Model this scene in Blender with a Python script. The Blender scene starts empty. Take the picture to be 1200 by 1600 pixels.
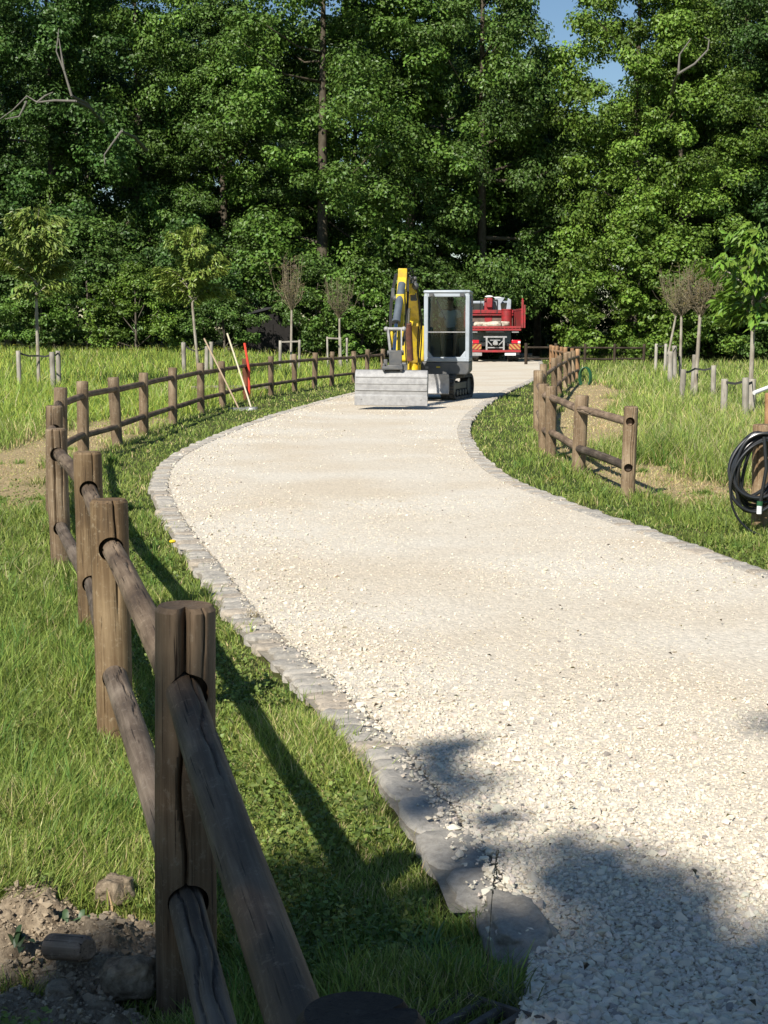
import bpy, bmesh, math, random
import numpy as np
from mathutils import Vector, Matrix

R = math.radians
C = bpy.context.scene.collection
S = bpy.context.scene
PI = math.pi

# ------------------------------------------------------------------ camera
CAMH = 1.65
PITCH = math.atan(286 / 2400)
cam_d = bpy.data.cameras.new('camera')
cam_d.sensor_fit = 'VERTICAL'
cam_d.sensor_height = 36
cam_d.lens = 54
cam_d.clip_start = 0.05
cam_d.clip_end = 3000
cam = bpy.data.objects.new('camera', cam_d)
C.objects.link(cam)
cam.location = (0, 0, CAMH)
cam.rotation_euler = (PI / 2 - PITCH, 0, 0)
S.camera = cam

# ------------------------------------------------------------------ light
SUNV = Vector((-0.525, -1.01, 0.97)).normalized()      # towards the sun
SUN_EL = math.asin(SUNV.z)
SUN_AZ = math.atan2(SUNV.x, SUNV.y)
W = bpy.data.worlds.new('World')
S.world = W
W.use_nodes = True
nt = W.node_tree
sky = nt.nodes.new('ShaderNodeTexSky')
sky.sky_type = 'NISHITA'
sky.sun_disc = False
sky.sun_elevation = SUN_EL
sky.sun_rotation = SUN_AZ
sky.air_density = 1.0
sky.dust_density = 0.15
sky.ozone_density = 1.8
bg = nt.nodes['Background']
bg.inputs['Strength'].default_value = 0.065
hs = nt.nodes.new('ShaderNodeHueSaturation')
hs.inputs['Saturation'].default_value = 1.12
nt.links.new(sky.outputs['Color'], hs.inputs['Color'])
nt.links.new(hs.outputs['Color'], bg.inputs['Color'])
sun_d = bpy.data.lights.new('sun', 'SUN')
sun_d.energy = 4.8
sun_d.angle = R(0.53)
sun_d.color = (1.0, 0.95, 0.87)
sun = bpy.data.objects.new('sun', sun_d)
C.objects.link(sun)
sun.rotation_euler = SUNV.to_track_quat('Z', 'Y').to_euler()
sun.location = (-10, -20, 30)
S.view_settings.view_transform = 'Standard'
S.view_settings.look = 'None'
S.view_settings.exposure = 0.52
S.view_settings.gamma = 1
S.cycles.max_bounces = 6
S.cycles.transparent_max_bounces = 12
S.cycles.caustics_reflective = False
S.cycles.caustics_refractive = False

# ------------------------------------------------------------------ measuring helpers
CT, ST = math.cos(PITCH), math.sin(PITCH)


def ray(px, py):
    v = (py - 800) / 2400
    u = (px - 600) / 2400
    return u, CT - v * ST, ST + v * CT


def G(px, py, z=0.0):
    """where the photo's pixel meets the level z"""
    u, f, d = ray(px, py)
    t = (CAMH - z) / d
    return Vector((u * t, f * t, z))


def D(px, py, Y):
    """where the photo's pixel meets the upright plane Y metres away"""
    u, f, d = ray(px, py)
    t = Y / f
    return Vector((u * t, Y, CAMH - d * t))


rng = np.random.default_rng(7)
rnd = random.Random(11)


def noise2(x, y, seed=0):
    """cheap smooth value noise on arrays, 0..1"""
    xi = np.floor(x).astype(np.int64)
    yi = np.floor(y).astype(np.int64)
    xf = x - xi
    yf = y - yi
    xf = xf * xf * (3 - 2 * xf)
    yf = yf * yf * (3 - 2 * yf)

    def h(a, b):
        n = (a * 374761393 + b * 668265263 + seed * 1442695041) & 0x7fffffff
        n = ((n ^ (n >> 13)) * 1274126177) & 0x7fffffff
        return ((n ^ (n >> 16)) & 0xffff) / 65535.0
    return (h(xi, yi) * (1 - xf) + h(xi + 1, yi) * xf) * (1 - yf) + (h(xi, yi + 1) * (1 - xf) + h(xi + 1, yi + 1) * xf) * yf


def sstep(a, b, x):
    t = np.clip((x - a) / (b - a), 0, 1)
    return t * t * (3 - 2 * t)


# ------------------------------------------------------------------ materials
def new_mat(name):
    m = bpy.data.materials.new(name)
    m.use_nodes = True
    n = m.node_tree.nodes
    return m, n, m.node_tree.links, n['Principled BSDF']


def plain(name, col, rough=0.5, metal=0.0, spec=0.5, noise=0.0, scale=8.0, bump=0.0, dirt=None, coat=0.0):
    m, n, l, b = new_mat(name)
    b.inputs['Roughness'].default_value = rough
    b.inputs['Metallic'].default_value = metal
    b.inputs['Specular IOR Level'].default_value = spec
    b.inputs['Coat Weight'].default_value = coat
    b.inputs['Base Color'].default_value = (*col, 1)
    if noise or bump or dirt:
        tc = n.new('ShaderNodeTexCoord')
        t = n.new('ShaderNodeTexNoise')
        t.inputs['Scale'].default_value = scale
        t.inputs['Detail'].default_value = 6
        t.inputs['Roughness'].default_value = 0.65
        l.new(tc.outputs['Object'], t.inputs['Vector'])
        if noise or dirt:
            r = n.new('ShaderNodeValToRGB')
            d = dirt or tuple(c * (1 - noise) for c in col)
            r.color_ramp.elements[0].position = 0.38
            r.color_ramp.elements[0].color = (*d, 1)
            r.color_ramp.elements[1].position = 0.6
            r.color_ramp.elements[1].color = (*col, 1)
            l.new(t.outputs['Fac'], r.inputs['Fac'])
            l.new(r.outputs['Color'], b.inputs['Base Color'])
        if bump:
            bp = n.new('ShaderNodeBump')
            bp.inputs['Strength'].default_value = bump
            bp.inputs['Distance'].default_value = 0.01
            l.new(t.outputs['Fac'], bp.inputs['Height'])
            l.new(bp.outputs['Normal'], b.inputs['Normal'])
    return m


def wood_mat(name, dark, mid, pale, grain=1.0):
    """round timber: grain runs along the object's own Z axis; object colour tints it"""
    m, n, l, b = new_mat(name)
    b.inputs['Roughness'].default_value = 0.72
    b.inputs['Specular IOR Level'].default_value = 0.3
    tc = n.new('ShaderNodeTexCoord')
    oi = n.new('ShaderNodeObjectInfo')
    add = n.new('ShaderNodeVectorMath'); add.operation = 'ADD'
    mp = n.new('ShaderNodeMapping')
    mp.inputs['Scale'].default_value = (70, 70, 2.4)
    comb = n.new('ShaderNodeVectorMath'); comb.operation = 'SCALE'
    comb.inputs[0].default_value = (13.7, 7.1, 29.0)
    l.new(oi.outputs['Random'], comb.inputs['Scale'])
    l.new(tc.outputs['Object'], add.inputs[0])
    l.new(comb.outputs[0], add.inputs[1])
    l.new(add.outputs[0], mp.inputs['Vector'])
    g = n.new('ShaderNodeTexNoise')
    g.inputs['Scale'].default_value = 1.0
    g.inputs['Detail'].default_value = 8
    g.inputs['Roughness'].default_value = 0.7
    g.inputs['Distortion'].default_value = 0.6
    l.new(mp.outputs[0], g.inputs['Vector'])
    big = n.new('ShaderNodeTexNoise')
    big.inputs['Scale'].default_value = 3.2
    big.inputs['Detail'].default_value = 4
    l.new(add.outputs[0], big.inputs['Vector'])
    r = n.new('ShaderNodeValToRGB')
    r.color_ramp.elements[0].position = 0.30
    r.color_ramp.elements[0].color = (*dark, 1)
    r.color_ramp.elements[1].position = 0.72
    r.color_ramp.elements[1].color = (*pale, 1)
    e = r.color_ramp.elements.new(0.5)
    e.color = (*mid, 1)
    mixf = n.new('ShaderNodeMath'); mixf.operation = 'MULTIPLY_ADD'
    mixf.inputs[1].default_value = 0.55
    mixf.inputs[2].default_value = 0.0
    l.new(big.outputs['Fac'], mixf.inputs[0])
    sm = n.new('ShaderNodeMath'); sm.operation = 'MULTIPLY_ADD'
    sm.inputs[1].default_value = 0.5
    l.new(g.outputs['Fac'], sm.inputs[0])
    l.new(mixf.outputs[0], sm.inputs[2])
    l.new(sm.outputs[0], r.inputs['Fac'])
    # pale scratches and thin drying cracks
    mp2 = n.new('ShaderNodeMapping')
    mp2.inputs['Scale'].default_value = (150, 150, 3.5)
    l.new(add.outputs[0], mp2.inputs['Vector'])
    cr = n.new('ShaderNodeTexNoise')
    cr.inputs['Scale'].default_value = 1.0
    cr.inputs['Detail'].default_value = 3
    l.new(mp2.outputs[0], cr.inputs['Vector'])
    cr2 = n.new('ShaderNodeValToRGB')
    cr2.color_ramp.elements[0].position = 0.30
    cr2.color_ramp.elements[0].color = (0.18, 0.15, 0.13, 1)
    cr2.color_ramp.elements[1].position = 0.37
    cr2.color_ramp.elements[1].color = (1, 1, 1, 1)
    l.new(cr.outputs['Fac'], cr2.inputs['Fac'])
    mul = n.new('ShaderNodeMix'); mul.data_type = 'RGBA'; mul.blend_type = 'MULTIPLY'
    mul.inputs['Factor'].default_value = grain
    l.new(r.outputs['Color'], mul.inputs['A'])
    l.new(cr2.outputs['Color'], mul.inputs['B'])
    # lichen grey specks
    li = n.new('ShaderNodeTexNoise')
    li.inputs['Scale'].default_value = 38
    li.inputs['Detail'].default_value = 5
    li.inputs['Roughness'].default_value = 0.8
    l.new(add.outputs[0], li.inputs['Vector'])
    lr = n.new('ShaderNodeValToRGB')
    lr.color_ramp.elements[0].position = 0.56
    lr.color_ramp.elements[0].color = (0, 0, 0, 1)
    lr.color_ramp.elements[1].position = 0.70
    lr.color_ramp.elements[1].color = (0.5, 0.5, 0.5, 1)
    l.new(li.outputs['Fac'], lr.inputs['Fac'])
    mx = n.new('ShaderNodeMix'); mx.data_type = 'RGBA'
    mx.inputs['B'].default_value = (0.32, 0.29, 0.24, 1)
    l.new(lr.outputs['Color'], mx.inputs['Factor'])
    l.new(mul.outputs['Result'], mx.inputs['A'])
    tint = n.new('ShaderNodeMix'); tint.data_type = 'RGBA'; tint.blend_type = 'MULTIPLY'
    tint.inputs['Factor'].default_value = 1
    l.new(mx.outputs['Result'], tint.inputs['A'])
    l.new(oi.outputs['Color'], tint.inputs['B'])
    l.new(tint.outputs['Result'], b.inputs['Base Color'])
    bp = n.new('ShaderNodeBump')
    bp.inputs['Strength'].default_value = 0.55
    bp.inputs['Distance'].default_value = 0.006
    hs = n.new('ShaderNodeMath'); hs.operation = 'ADD'
    l.new(g.outputs['Fac'], hs.inputs[0])
    l.new(cr2.outputs['Color'], hs.inputs[1])
    l.new(hs.outputs[0], bp.inputs['Height'])
    l.new(bp.outputs['Normal'], b.inputs['Normal'])
    return m


def leaf_mat(name, rough=0.5, transl=0.0, spec=0.35):
    m, n, l, b = new_mat(name)
    a = n.new('ShaderNodeVertexColor'); a.layer_name = 'col'
    oi = n.new('ShaderNodeObjectInfo')
    mu = n.new('ShaderNodeMix'); mu.data_type = 'RGBA'; mu.blend_type = 'MULTIPLY'
    mu.inputs['Factor'].default_value = 1
    l.new(a.outputs['Color'], mu.inputs['A'])
    l.new(oi.outputs['Color'], mu.inputs['B'])
    l.new(mu.outputs['Result'], b.inputs['Base Color'])
    b.inputs['Roughness'].default_value = rough
    b.inputs['Specular IOR Level'].default_value = spec
    if transl:
        tr = n.new('ShaderNodeBsdfTranslucent')
        l.new(mu.outputs['Result'], tr.inputs['Color'])
        mix = n.new('ShaderNodeMixShader')
        mix.inputs[0].default_value = transl
        l.new(b.outputs[0], mix.inputs[1])
        l.new(tr.outputs[0], mix.inputs[2])
        l.new(mix.outputs[0], n['Material Output'].inputs['Surface'])
    return m


M = {}
M['post'] = wood_mat('fence_wood', (0.032, 0.023, 0.016), (0.105, 0.073, 0.045), (0.23, 0.18, 0.125))
M['rail'] = wood_mat('rail_wood', (0.036, 0.028, 0.022), (0.105, 0.082, 0.06), (0.26, 0.22, 0.17))
M['stake'] = wood_mat('stake_wood', (0.16, 0.14, 0.11), (0.30, 0.27, 0.22), (0.46, 0.43, 0.37))
M['bark'] = wood_mat('bark', (0.03, 0.025, 0.018), (0.09, 0.075, 0.055), (0.17, 0.15, 0.11))
M['palebark'] = wood_mat('pale_bark', (0.14, 0.11, 0.08), (0.30, 0.26, 0.20), (0.50, 0.47, 0.40))
M['twig'] = plain('twig', (0.19, 0.155, 0.095), 0.8)
M['leaf'] = leaf_mat('leaf', 0.45, 0.2)
M['leaf2'] = leaf_mat('sapling_leaf', 0.4, 0.15)
M['grass'] = leaf_mat('grass_blade', 0.5, 0.3, 0.3)


# ------------------------------------------------------------------ object helpers
def link(name, data, mat=None, parent=None, loc=None):
    o = bpy.data.objects.new(name, data)
    C.objects.link(o)
    if mat is not None:
        data.materials.append(mat)
    if parent is not None:
        o.parent = parent
    if loc is not None:
        o.location = loc
    return o


def tag(o, label=None, cat=None, group=None, kind=None):
    if label: o['label'] = label
    if cat: o['category'] = cat
    if group: o['group'] = group
    if kind: o['kind'] = kind
    return o


def empty(name, loc=(0, 0, 0), rz=0.0):
    o = bpy.data.objects.new(name, None)
    C.objects.link(o)
    o.location = loc
    o.rotation_euler = (0, 0, rz)
    o.empty_display_size = 0.2
    return o


def arr_mesh(name, V, F, smooth=False, col=None):
    """V: N x 3, F: M x k (one polygon size)"""
    V = np.asarray(V, dtype=np.float32)
    F = np.asarray(F, dtype=np.int32)
    me = bpy.data.meshes.new(name)
    k = F.shape[1]
    me.vertices.add(len(V))
    me.vertices.foreach_set('co', V.ravel())
    me.loops.add(F.size)
    me.loops.foreach_set('vertex_index', F.ravel())
    me.polygons.add(len(F))
    me.polygons.foreach_set('loop_start', np.arange(0, F.size, k, dtype=np.int32))
    me.polygons.foreach_set('use_smooth', np.full(len(F), smooth, dtype=bool))
    me.update(calc_edges=True)
    if col is not None:
        a = me.color_attributes.new('col', 'FLOAT_COLOR', 'POINT')
        cc = np.ones((len(V), 4), dtype=np.float32)
        cc[:, :3] = col
        a.data.foreach_set('color', cc.ravel())
    return me


class MB:
    """collects primitives into one mesh"""
    def __init__(self):
        self.v = []
        self.f = []

    def add(self, vs, fs):
        o = len(self.v)
        self.v += [tuple(v) for v in vs]
        self.f += [tuple(i + o for i in f) for f in fs]
        return self

    def box(self, c, s, rot=None):
        c = Vector(c)
        hx, hy, hz = s[0] / 2, s[1] / 2, s[2] / 2
        vs = [Vector((x, y, z)) for x in (-hx, hx) for y in (-hy, hy) for z in (-hz, hz)]
        if rot is not None:
            vs = [rot @ v for v in vs]
        return self.add([v + c for v in vs], [(0, 1, 3, 2), (4, 6, 7, 5), (0, 4, 5, 1), (2, 3, 7, 6), (0, 2, 6, 4), (1, 5, 7, 3)])

    def bar(self, p0, p1, w, h, up=(0, 0, 1)):
        p0, p1 = Vector(p0), Vector(p1)
        d = (p1 - p0)
        L = d.length
        z = d.normalized()
        x = Vector(up).cross(z)
        if x.length < 1e-4:
            x = Vector((1, 0, 0)).cross(z)
        x.normalize()
        y = z.cross(x)
        rot = Matrix((x, y, z)).transposed()
        return self.box((p0 + p1) / 2, (w, h, L), rot)

    def cyl(self, p0, p1, r0, r1=None, n=16, caps=True):
        r1 = r0 if r1 is None else r1
        p0, p1 = Vector(p0), Vector(p1)
        z = (p1 - p0).normalized()
        x = z.orthogonal().normalized()
        y = z.cross(x)
        vs = []
        for p, r in ((p0, r0), (p1, r1)):
            for i in range(n):
                a = 2 * PI * i / n
                vs.append(p + (x * math.cos(a) + y * math.sin(a)) * r)
        fs = [(i, (i + 1) % n, n + (i + 1) % n, n + i) for i in range(n)]
        if caps:
            fs += [tuple(range(n - 1, -1, -1)), tuple(range(n, 2 * n))]
        return self.add(vs, fs)

    def tube(self, pts, r, n=8):
        pts = [Vector(p) for p in pts]
        rr = r if isinstance(r, (list, tuple)) else [r] * len(pts)
        vs, fs = [], []
        prev = None
        for i, p in enumerate(pts):
            d = (pts[min(i + 1, len(pts) - 1)] - pts[max(i - 1, 0)])
            if d.length < 1e-9: d = Vector((0, 0, 1))
            d.normalize()
            x = d.orthogonal().normalized() if prev is None else (prev - d * prev.dot(d))
            if x.length < 1e-6: x = d.orthogonal()
            x.normalize()
            prev = x
            y = d.cross(x)
            for k in range(n):
                a = 2 * PI * k / n
                vs.append(p + (x * math.cos(a) + y * math.sin(a)) * rr[i])
        for i in range(len(pts) - 1):
            for k in range(n):
                a, b = i * n + k, i * n + (k + 1) % n
                fs.append((a, b, b + n, a + n))
        fs += [tuple(range(n - 1, -1, -1)), tuple(range((len(pts) - 1) * n, len(pts) * n))]
        return self.add(vs, fs)

    def prism(self, poly, w, axis='x', off=0.0):
        """poly in the plane across axis, thickness w centred on off"""
        n = len(poly)
        vs = []
        for s in (-w / 2, w / 2):
            for a, b in poly:
                vs.append({'x': (off + s, a, b), 'y': (a, off + s, b), 'z': (a, b, off + s)}[axis])
        fs = [tuple(range(n)), tuple(range(2 * n - 1, n - 1, -1))]
        fs += [(i, i + n, (i + 1) % n + n, (i + 1) % n) for i in range(n)]
        return self.add(vs, fs)

    def ball(self, c, r, n=12, m=8, sc=(1, 1, 1)):
        c = Vector(c)
        vs = [c + Vector((0, 0, -r * sc[2]))]
        for j in range(1, m):
            t = PI * j / m
            for i in range(n):
                a = 2 * PI * i / n
                vs.append(c + Vector((r * sc[0] * math.sin(t) * math.cos(a), r * sc[1] * math.sin(t) * math.sin(a), -r * sc[2] * math.cos(t))))
        vs.append(c + Vector((0, 0, r * sc[2])))
        fs = [(0, 1 + (i + 1) % n, 1 + i) for i in range(n)]
        for j in range(m - 2):
            for i in range(n):
                a = 1 + j * n
                fs.append((a + i, a + (i + 1) % n, a + n + (i + 1) % n, a + n + i))
        L = len(vs) - 1
        a = 1 + (m - 2) * n
        fs += [(L, a + i, a + (i + 1) % n) for i in range(n)]
        return self.add(vs, fs)

    def build(self, name, mat, parent=None, loc=None, bevel=0.0, smooth=True, angle=35):
        me = bpy.data.meshes.new(name)
        me.from_pydata(self.v, [], self.f)
        bm = bmesh.new()
        bm.from_mesh(me)
        bmesh.ops.recalc_face_normals(bm, faces=bm.faces)
        bm.to_mesh(me)
        bm.free()
        if smooth:
            me.polygons.foreach_set('use_smooth', [True] * len(me.polygons))
            me.set_sharp_from_angle(angle=R(angle))
        o = link(name, me, mat, parent, loc)
        if bevel:
            b = o.modifiers.new('bevel', 'BEVEL')
            b.width = bevel
            b.segments = 2
            b.limit_method = 'ANGLE'
            b.angle_limit = R(40)
            b.harden_normals = False
        return o


# ------------------------------------------------------------------ road outline
def P2(pts):
    return np.array([[*G(x, y)[:2]] for x, y in pts])


def chaikin(p, k=2):
    for _ in range(k):
        q = [p[0]]
        for a, b in zip(p[:-1], p[1:]):
            q += [a * .75 + b * .25, a * .25 + b * .75]
        q.append(p[-1])
        p = np.array(q)
    return p


LE = P2([(800, 1660), (838, 1500), (800, 1400), (742, 1320), (690, 1250), (638, 1185), (560, 1110), (492, 1045), (425, 990), (390, 950), (350, 895),
         (308, 845), (275, 795), (262, 762), (268, 737), (290, 714), (330, 694), (380, 672), (430, 654), (480, 638), (530, 624), (560, 616),
         (610, 603), (655, 590), (690, 579), (712, 571), (730, 564), (745, 558), (752, 553)])
LE = np.vstack([[LE[0] + (LE[0] - LE[1]) * 4], LE])
RE = P2([(1330, 955), (1250, 930), (1172, 905), (1105, 880), (1040, 855), (965, 828), (890, 801), (830, 777), (790, 760), (757, 741), (730, 715), (718, 695),
         (713, 675), (722, 655), (745, 635), (778, 615), (812, 602), (833, 592), (842, 583), (843, 573), (840, 565), (838, 558), (836, 553)])
RE = np.vstack([[RE[0] + np.array([6, -5])], RE])
LEs, REs = chaikin(LE), chaikin(RE)
ROAD = np.vstack([LEs, REs[::-1]])


def inside(poly, x, y):
    r = np.zeros(x.shape, bool)
    n = len(poly)
    for i in range(n):
        x0, y0 = poly[i]
        x1, y1 = poly[(i + 1) % n]
        if y0 == y1: continue
        c = ((y0 > y) != (y1 > y)) & (x < (x1 - x0) * (y - y0) / (y1 - y0) + x0)
        r ^= c
    return r


def dist_line(line, x, y):
    d = np.full(x.shape, 1e9)
    for a, b in zip(line[:-1], line[1:]):
        ab = b - a
        L = ab @ ab + 1e-12
        t = np.clip(((x - a[0]) * ab[0] + (y - a[1]) * ab[1]) / L, 0, 1)
        dx = x - (a[0] + t * ab[0])
        dy = y - (a[1] + t * ab[1])
        d = np.minimum(d, dx * dx + dy * dy)
    return np.sqrt(d)


# fence posts: (pixel x, depth) from the photo
def post_at(px, ytop, h=0.99):
    g = G(px, ytop, h)
    return (g.x, g.y)


LP = [(563, 1592), (281, 948), (173, 777), (138, 706), (91, 664), (80, 635), (91, 604), (128, 594), (181, 587), (223, 580), (269, 573), (313, 566.5),
      (347, 562.5), (384, 558.5), (423, 555.5), (460, 553), (491, 551), (518, 549.5), (553, 547.5), (573, 546), (598, 545)]
LFP = [post_at(*p) for p in LP]
LFP[0] = (-0.045, 1.78)
RP = [(983, 633), (905, 616), (862, 602), (850.5, 598.5), (842, 578), (849, 567), (867, 558.5), (875, 554.5), (884, 551), (890, 548.5), (896, 546.8), (903, 545)]
RFP = [post_at(*p, h=(.91, .91, .92, .92)[i] if i < 4 else .99) for i, p in enumerate(RP)]
lf = np.array([(-0.1 + .9, -2.0)] + LFP)
lf = lf[np.argsort(lf[:, 1])]
rf = np.array([(2.6, 0), (3.0, 12.3), (2.6, 14.4)] + RFP[1:] + [(8.5, 70)])
rf = rf[np.argsort(rf[:, 1])]


def xlf(y): return np.interp(y, lf[:, 1], lf[:, 0])
def xrf(y): return np.interp(y, rf[:, 1], rf[:, 0])


def terrain(x, y):
    z = (noise2(x * 0.35 + 40, y * 0.35 + 11, 3) - 0.5) * 0.05
    dl = np.clip((xlf(y) - x), 0, 99)
    z = z * sstep(0.2, 2.0, np.minimum(np.abs(x - xlf(y)), np.abs(x - xrf(y)))) * 0.8
    z = z + 0.55 * sstep(26, 78, y) * sstep(0.5, 9, dl)
    # rolling ground farther off
    z = z + 0.8 * sstep(110, 260, y) * noise2(x * 0.02, y * 0.02, 9)
    z = z - 0.01
    return z


def tz(x, y):
    return float(terrain(np.array([x], float), np.array([y], float))[0])


# ------------------------------------------------------------------ ground
def grid_coords():
    xs = np.concatenate([-np.geomspace(900, 14, 26), np.linspace(-13, 13, 105), np.geomspace(14, 900, 26)])
    ys = np.concatenate([-np.geomspace(600, 12, 16), np.linspace(-10, 30, 140), np.linspace(30.5, 130, 120), np.geomspace(134, 1600, 22)])
    return xs, ys


xs, ys = grid_coords()
X, Y = np.meshgrid(xs, ys)
Z = terrain(X.ravel(), Y.ravel())
V = np.stack([X.ravel(), Y.ravel(), Z], 1)
nx, ny = len(xs), len(ys)
I = (np.arange(ny - 1)[:, None] * nx + np.arange(nx - 1)[None, :]).ravel()
F = np.stack([I, I + 1, I + nx + 1, I + nx], 1)


def ground_material():
    m, n, l, b = new_mat('earth_and_turf')
    tc = n.new('ShaderNodeTexCoord')
    t1 = n.new('ShaderNodeTexNoise'); t1.inputs['Scale'].default_value = 0.9; t1.inputs['Detail'].default_value = 6
    t2 = n.new('ShaderNodeTexNoise'); t2.inputs['Scale'].default_value = 26; t2.inputs['Detail'].default_value = 8; t2.inputs['Roughness'].default_value = 0.75
    l.new(tc.outputs['Object'], t1.inputs['Vector'])
    l.new(tc.outputs['Object'], t2.inputs['Vector'])
    r = n.new('ShaderNodeValToRGB')
    r.color_ramp.elements[0].position = 0.35; r.color_ramp.elements[0].color = (0.035, 0.05, 0.014, 1)
    r.color_ramp.elements[1].position = 0.62; r.color_ramp.elements[1].color = (0.12, 0.105, 0.05, 1)
    e = r.color_ramp.elements.new(0.48); e.color = (0.055, 0.08, 0.02, 1)
    ma = n.new('ShaderNodeMath'); ma.operation = 'MULTIPLY_ADD'; ma.inputs[1].default_value = 0.5
    mb = n.new('ShaderNodeMath'); mb.operation = 'MULTIPLY'; mb.inputs[1].default_value = 0.5
    l.new(t1.outputs['Fac'], mb.inputs[0])
    l.new(t2.outputs['Fac'], ma.inputs[0]); l.new(mb.outputs[0], ma.inputs[2])
    l.new(ma.outputs[0], r.inputs['Fac'])
    # straw strips of old cut grass beside the fences
    at = n.new('ShaderNodeVertexColor'); at.layer_name = 'col'
    sep = n.new('ShaderNodeSeparateColor')
    l.new(at.outputs['Color'], sep.inputs[0])
    st = n.new('ShaderNodeMix'); st.data_type = 'RGBA'
    r2 = n.new('ShaderNodeValToRGB')
    r2.color_ramp.elements[0].position = 0.35; r2.color_ramp.elements[0].color = (0.24, 0.175, 0.09, 1)
    r2.color_ramp.elements[1].position = 0.7; r2.color_ramp.elements[1].color = (0.56, 0.45, 0.26, 1)
    l.new(t2.outputs['Fac'], r2.inputs['Fac'])
    l.new(sep.outputs[0], st.inputs['Factor'])
    l.new(r.outputs['Color'], st.inputs['A']); l.new(r2.outputs['Color'], st.inputs['B'])
    l.new(st.outputs['Result'], b.inputs['Base Color'])
    b.inputs['Roughness'].default_value = 0.95
    b.inputs['Specular IOR Level'].default_value = 0.1
    bp = n.new('ShaderNodeBump'); bp.inputs['Strength'].default_value = 0.8; bp.inputs['Distance'].default_value = 0.03
    l.new(t2.outputs['Fac'], bp.inputs['Height']); l.new(bp.outputs['Normal'], b.inputs['Normal'])
    return m


def straw_mask(x, y):
    wob = (noise2(x * 1.3, y * 0.7, 21) - 0.5)
    wob2 = (noise2(x * 3.1, y * 2.0, 22) - 0.5)
    # left: strip just behind the fence
    dl = xlf(y) - x
    a = sstep(0.0, 0.25, dl + wob2 * .5) * sstep(1.7, 1.2, dl + wob * 1.2) * sstep(13, 15, y) * sstep(31, 27, y)
    a = np.maximum(a, sstep(0.1, 0.5, dl) * sstep(5, 4, dl) * np.exp(-((y - 20.3 + wob * 1.2) / 0.85) ** 2) * sstep(.25, .45, noise2(x * 2, y * 2, 91)) * 1.0)
    a = np.maximum(a, 0.7 * sstep(0.1, 0.5, dl) * sstep(3, 2, dl) * np.exp(-((y - 14.3 + wob * 1.0) / 0.3) ** 2) * sstep(.4, .6, noise2(x * 2.3, y * 2, 93)))
    dr = x - xrf(y)
    b = sstep(0.0, 0.25, dr + wob2 * .5) * sstep(1.6, 1.15, dr + wob * 0.9 - 0.012 * (y - 20)) * sstep(13.7, 15.2, y) * sstep(52, 44, y)
    b = b * sstep(.32, .42, noise2(x * 0.9 + 3, y * 0.35, 5) + .12)
    return np.clip(np.maximum(a, b), 0, 1)


gc = np.zeros((len(V), 3), np.float32)
gc[:, 0] = straw_mask(V[:, 0], V[:, 1])
me = arr_mesh('ground', V, F, True, gc)
ground = link('ground', me, ground_material())
tag(ground, kind='structure')

# ------------------------------------------------------------------ gravel road sheet


def gravel_material():
    m, n, l, b = new_mat('crushed_limestone')
    tc = n.new('ShaderNodeTexCoord')
    v1 = n.new('ShaderNodeTexVoronoi'); v1.inputs['Scale'].default_value = 46; v1.inputs['Randomness'].default_value = 1
    v2 = n.new('ShaderNodeTexVoronoi'); v2.inputs['Scale'].default_value = 110
    ns = n.new('ShaderNodeTexNoise'); ns.inputs['Scale'].default_value = 0.55; ns.inputs['Detail'].default_value = 5
    nf = n.new('ShaderNodeTexNoise'); nf.inputs['Scale'].default_value = 240; nf.inputs['Detail'].default_value = 3
    for t in (v1, v2, ns, nf):
        l.new(tc.outputs['Object'], t.inputs['Vector'])
    big = n.new('ShaderNodeValToRGB')
    big.color_ramp.elements[0].position = 0.36; big.color_ramp.elements[0].color = (0.595, 0.515, 0.395, 1)
    big.color_ramp.elements[1].position = 0.62; big.color_ramp.elements[1].color = (0.65, 0.595, 0.495, 1)
    l.new(ns.outputs['Fac'], big.inputs['Fac'])
    sep = n.new('ShaderNodeSeparateColor')
    l.new(v1.outputs['Color'], sep.inputs[0])
    vr = n.new('ShaderNodeMapRange'); vr.inputs['To Min'].default_value = 0.82; vr.inputs['To Max'].default_value = 1.08
    l.new(sep.outputs[0], vr.inputs['Value'])
    mu = n.new('ShaderNodeVectorMath'); mu.operation = 'SCALE'
    l.new(big.outputs['Color'], mu.inputs[0]); l.new(vr.outputs[0], mu.inputs['Scale'])
    l.new(mu.outputs[0], b.inputs['Base Color'])
    b.inputs['Roughness'].default_value = 0.95
    b.inputs['Specular IOR Level'].default_value = 0.15
    h1 = n.new('ShaderNodeMath'); h1.operation = 'MULTIPLY_ADD'; h1.inputs[1].default_value = -1.0
    h2 = n.new('ShaderNodeMath'); h2.operation = 'MULTIPLY_ADD'; h2.inputs[1].default_value = -0.45
    h3 = n.new('ShaderNodeMath'); h3.operation = 'MULTIPLY'; h3.inputs[1].default_value = 0.35
    l.new(nf.outputs['Fac'], h3.inputs[0])
    l.new(v2.outputs['Distance'], h2.inputs[0]); l.new(h3.outputs[0], h2.inputs[2])
    l.new(v1.outputs['Distance'], h1.inputs[0]); l.new(h2.outputs[0], h1.inputs[2])
    bp = n.new('ShaderNodeBump'); bp.inputs['Strength'].default_value = 0.55; bp.inputs['Distance'].default_value = 0.008
    l.new(h1.outputs[0], bp.inputs['Height']); l.new(bp.outputs['Normal'], b.inputs['Normal'])
    return m


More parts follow.
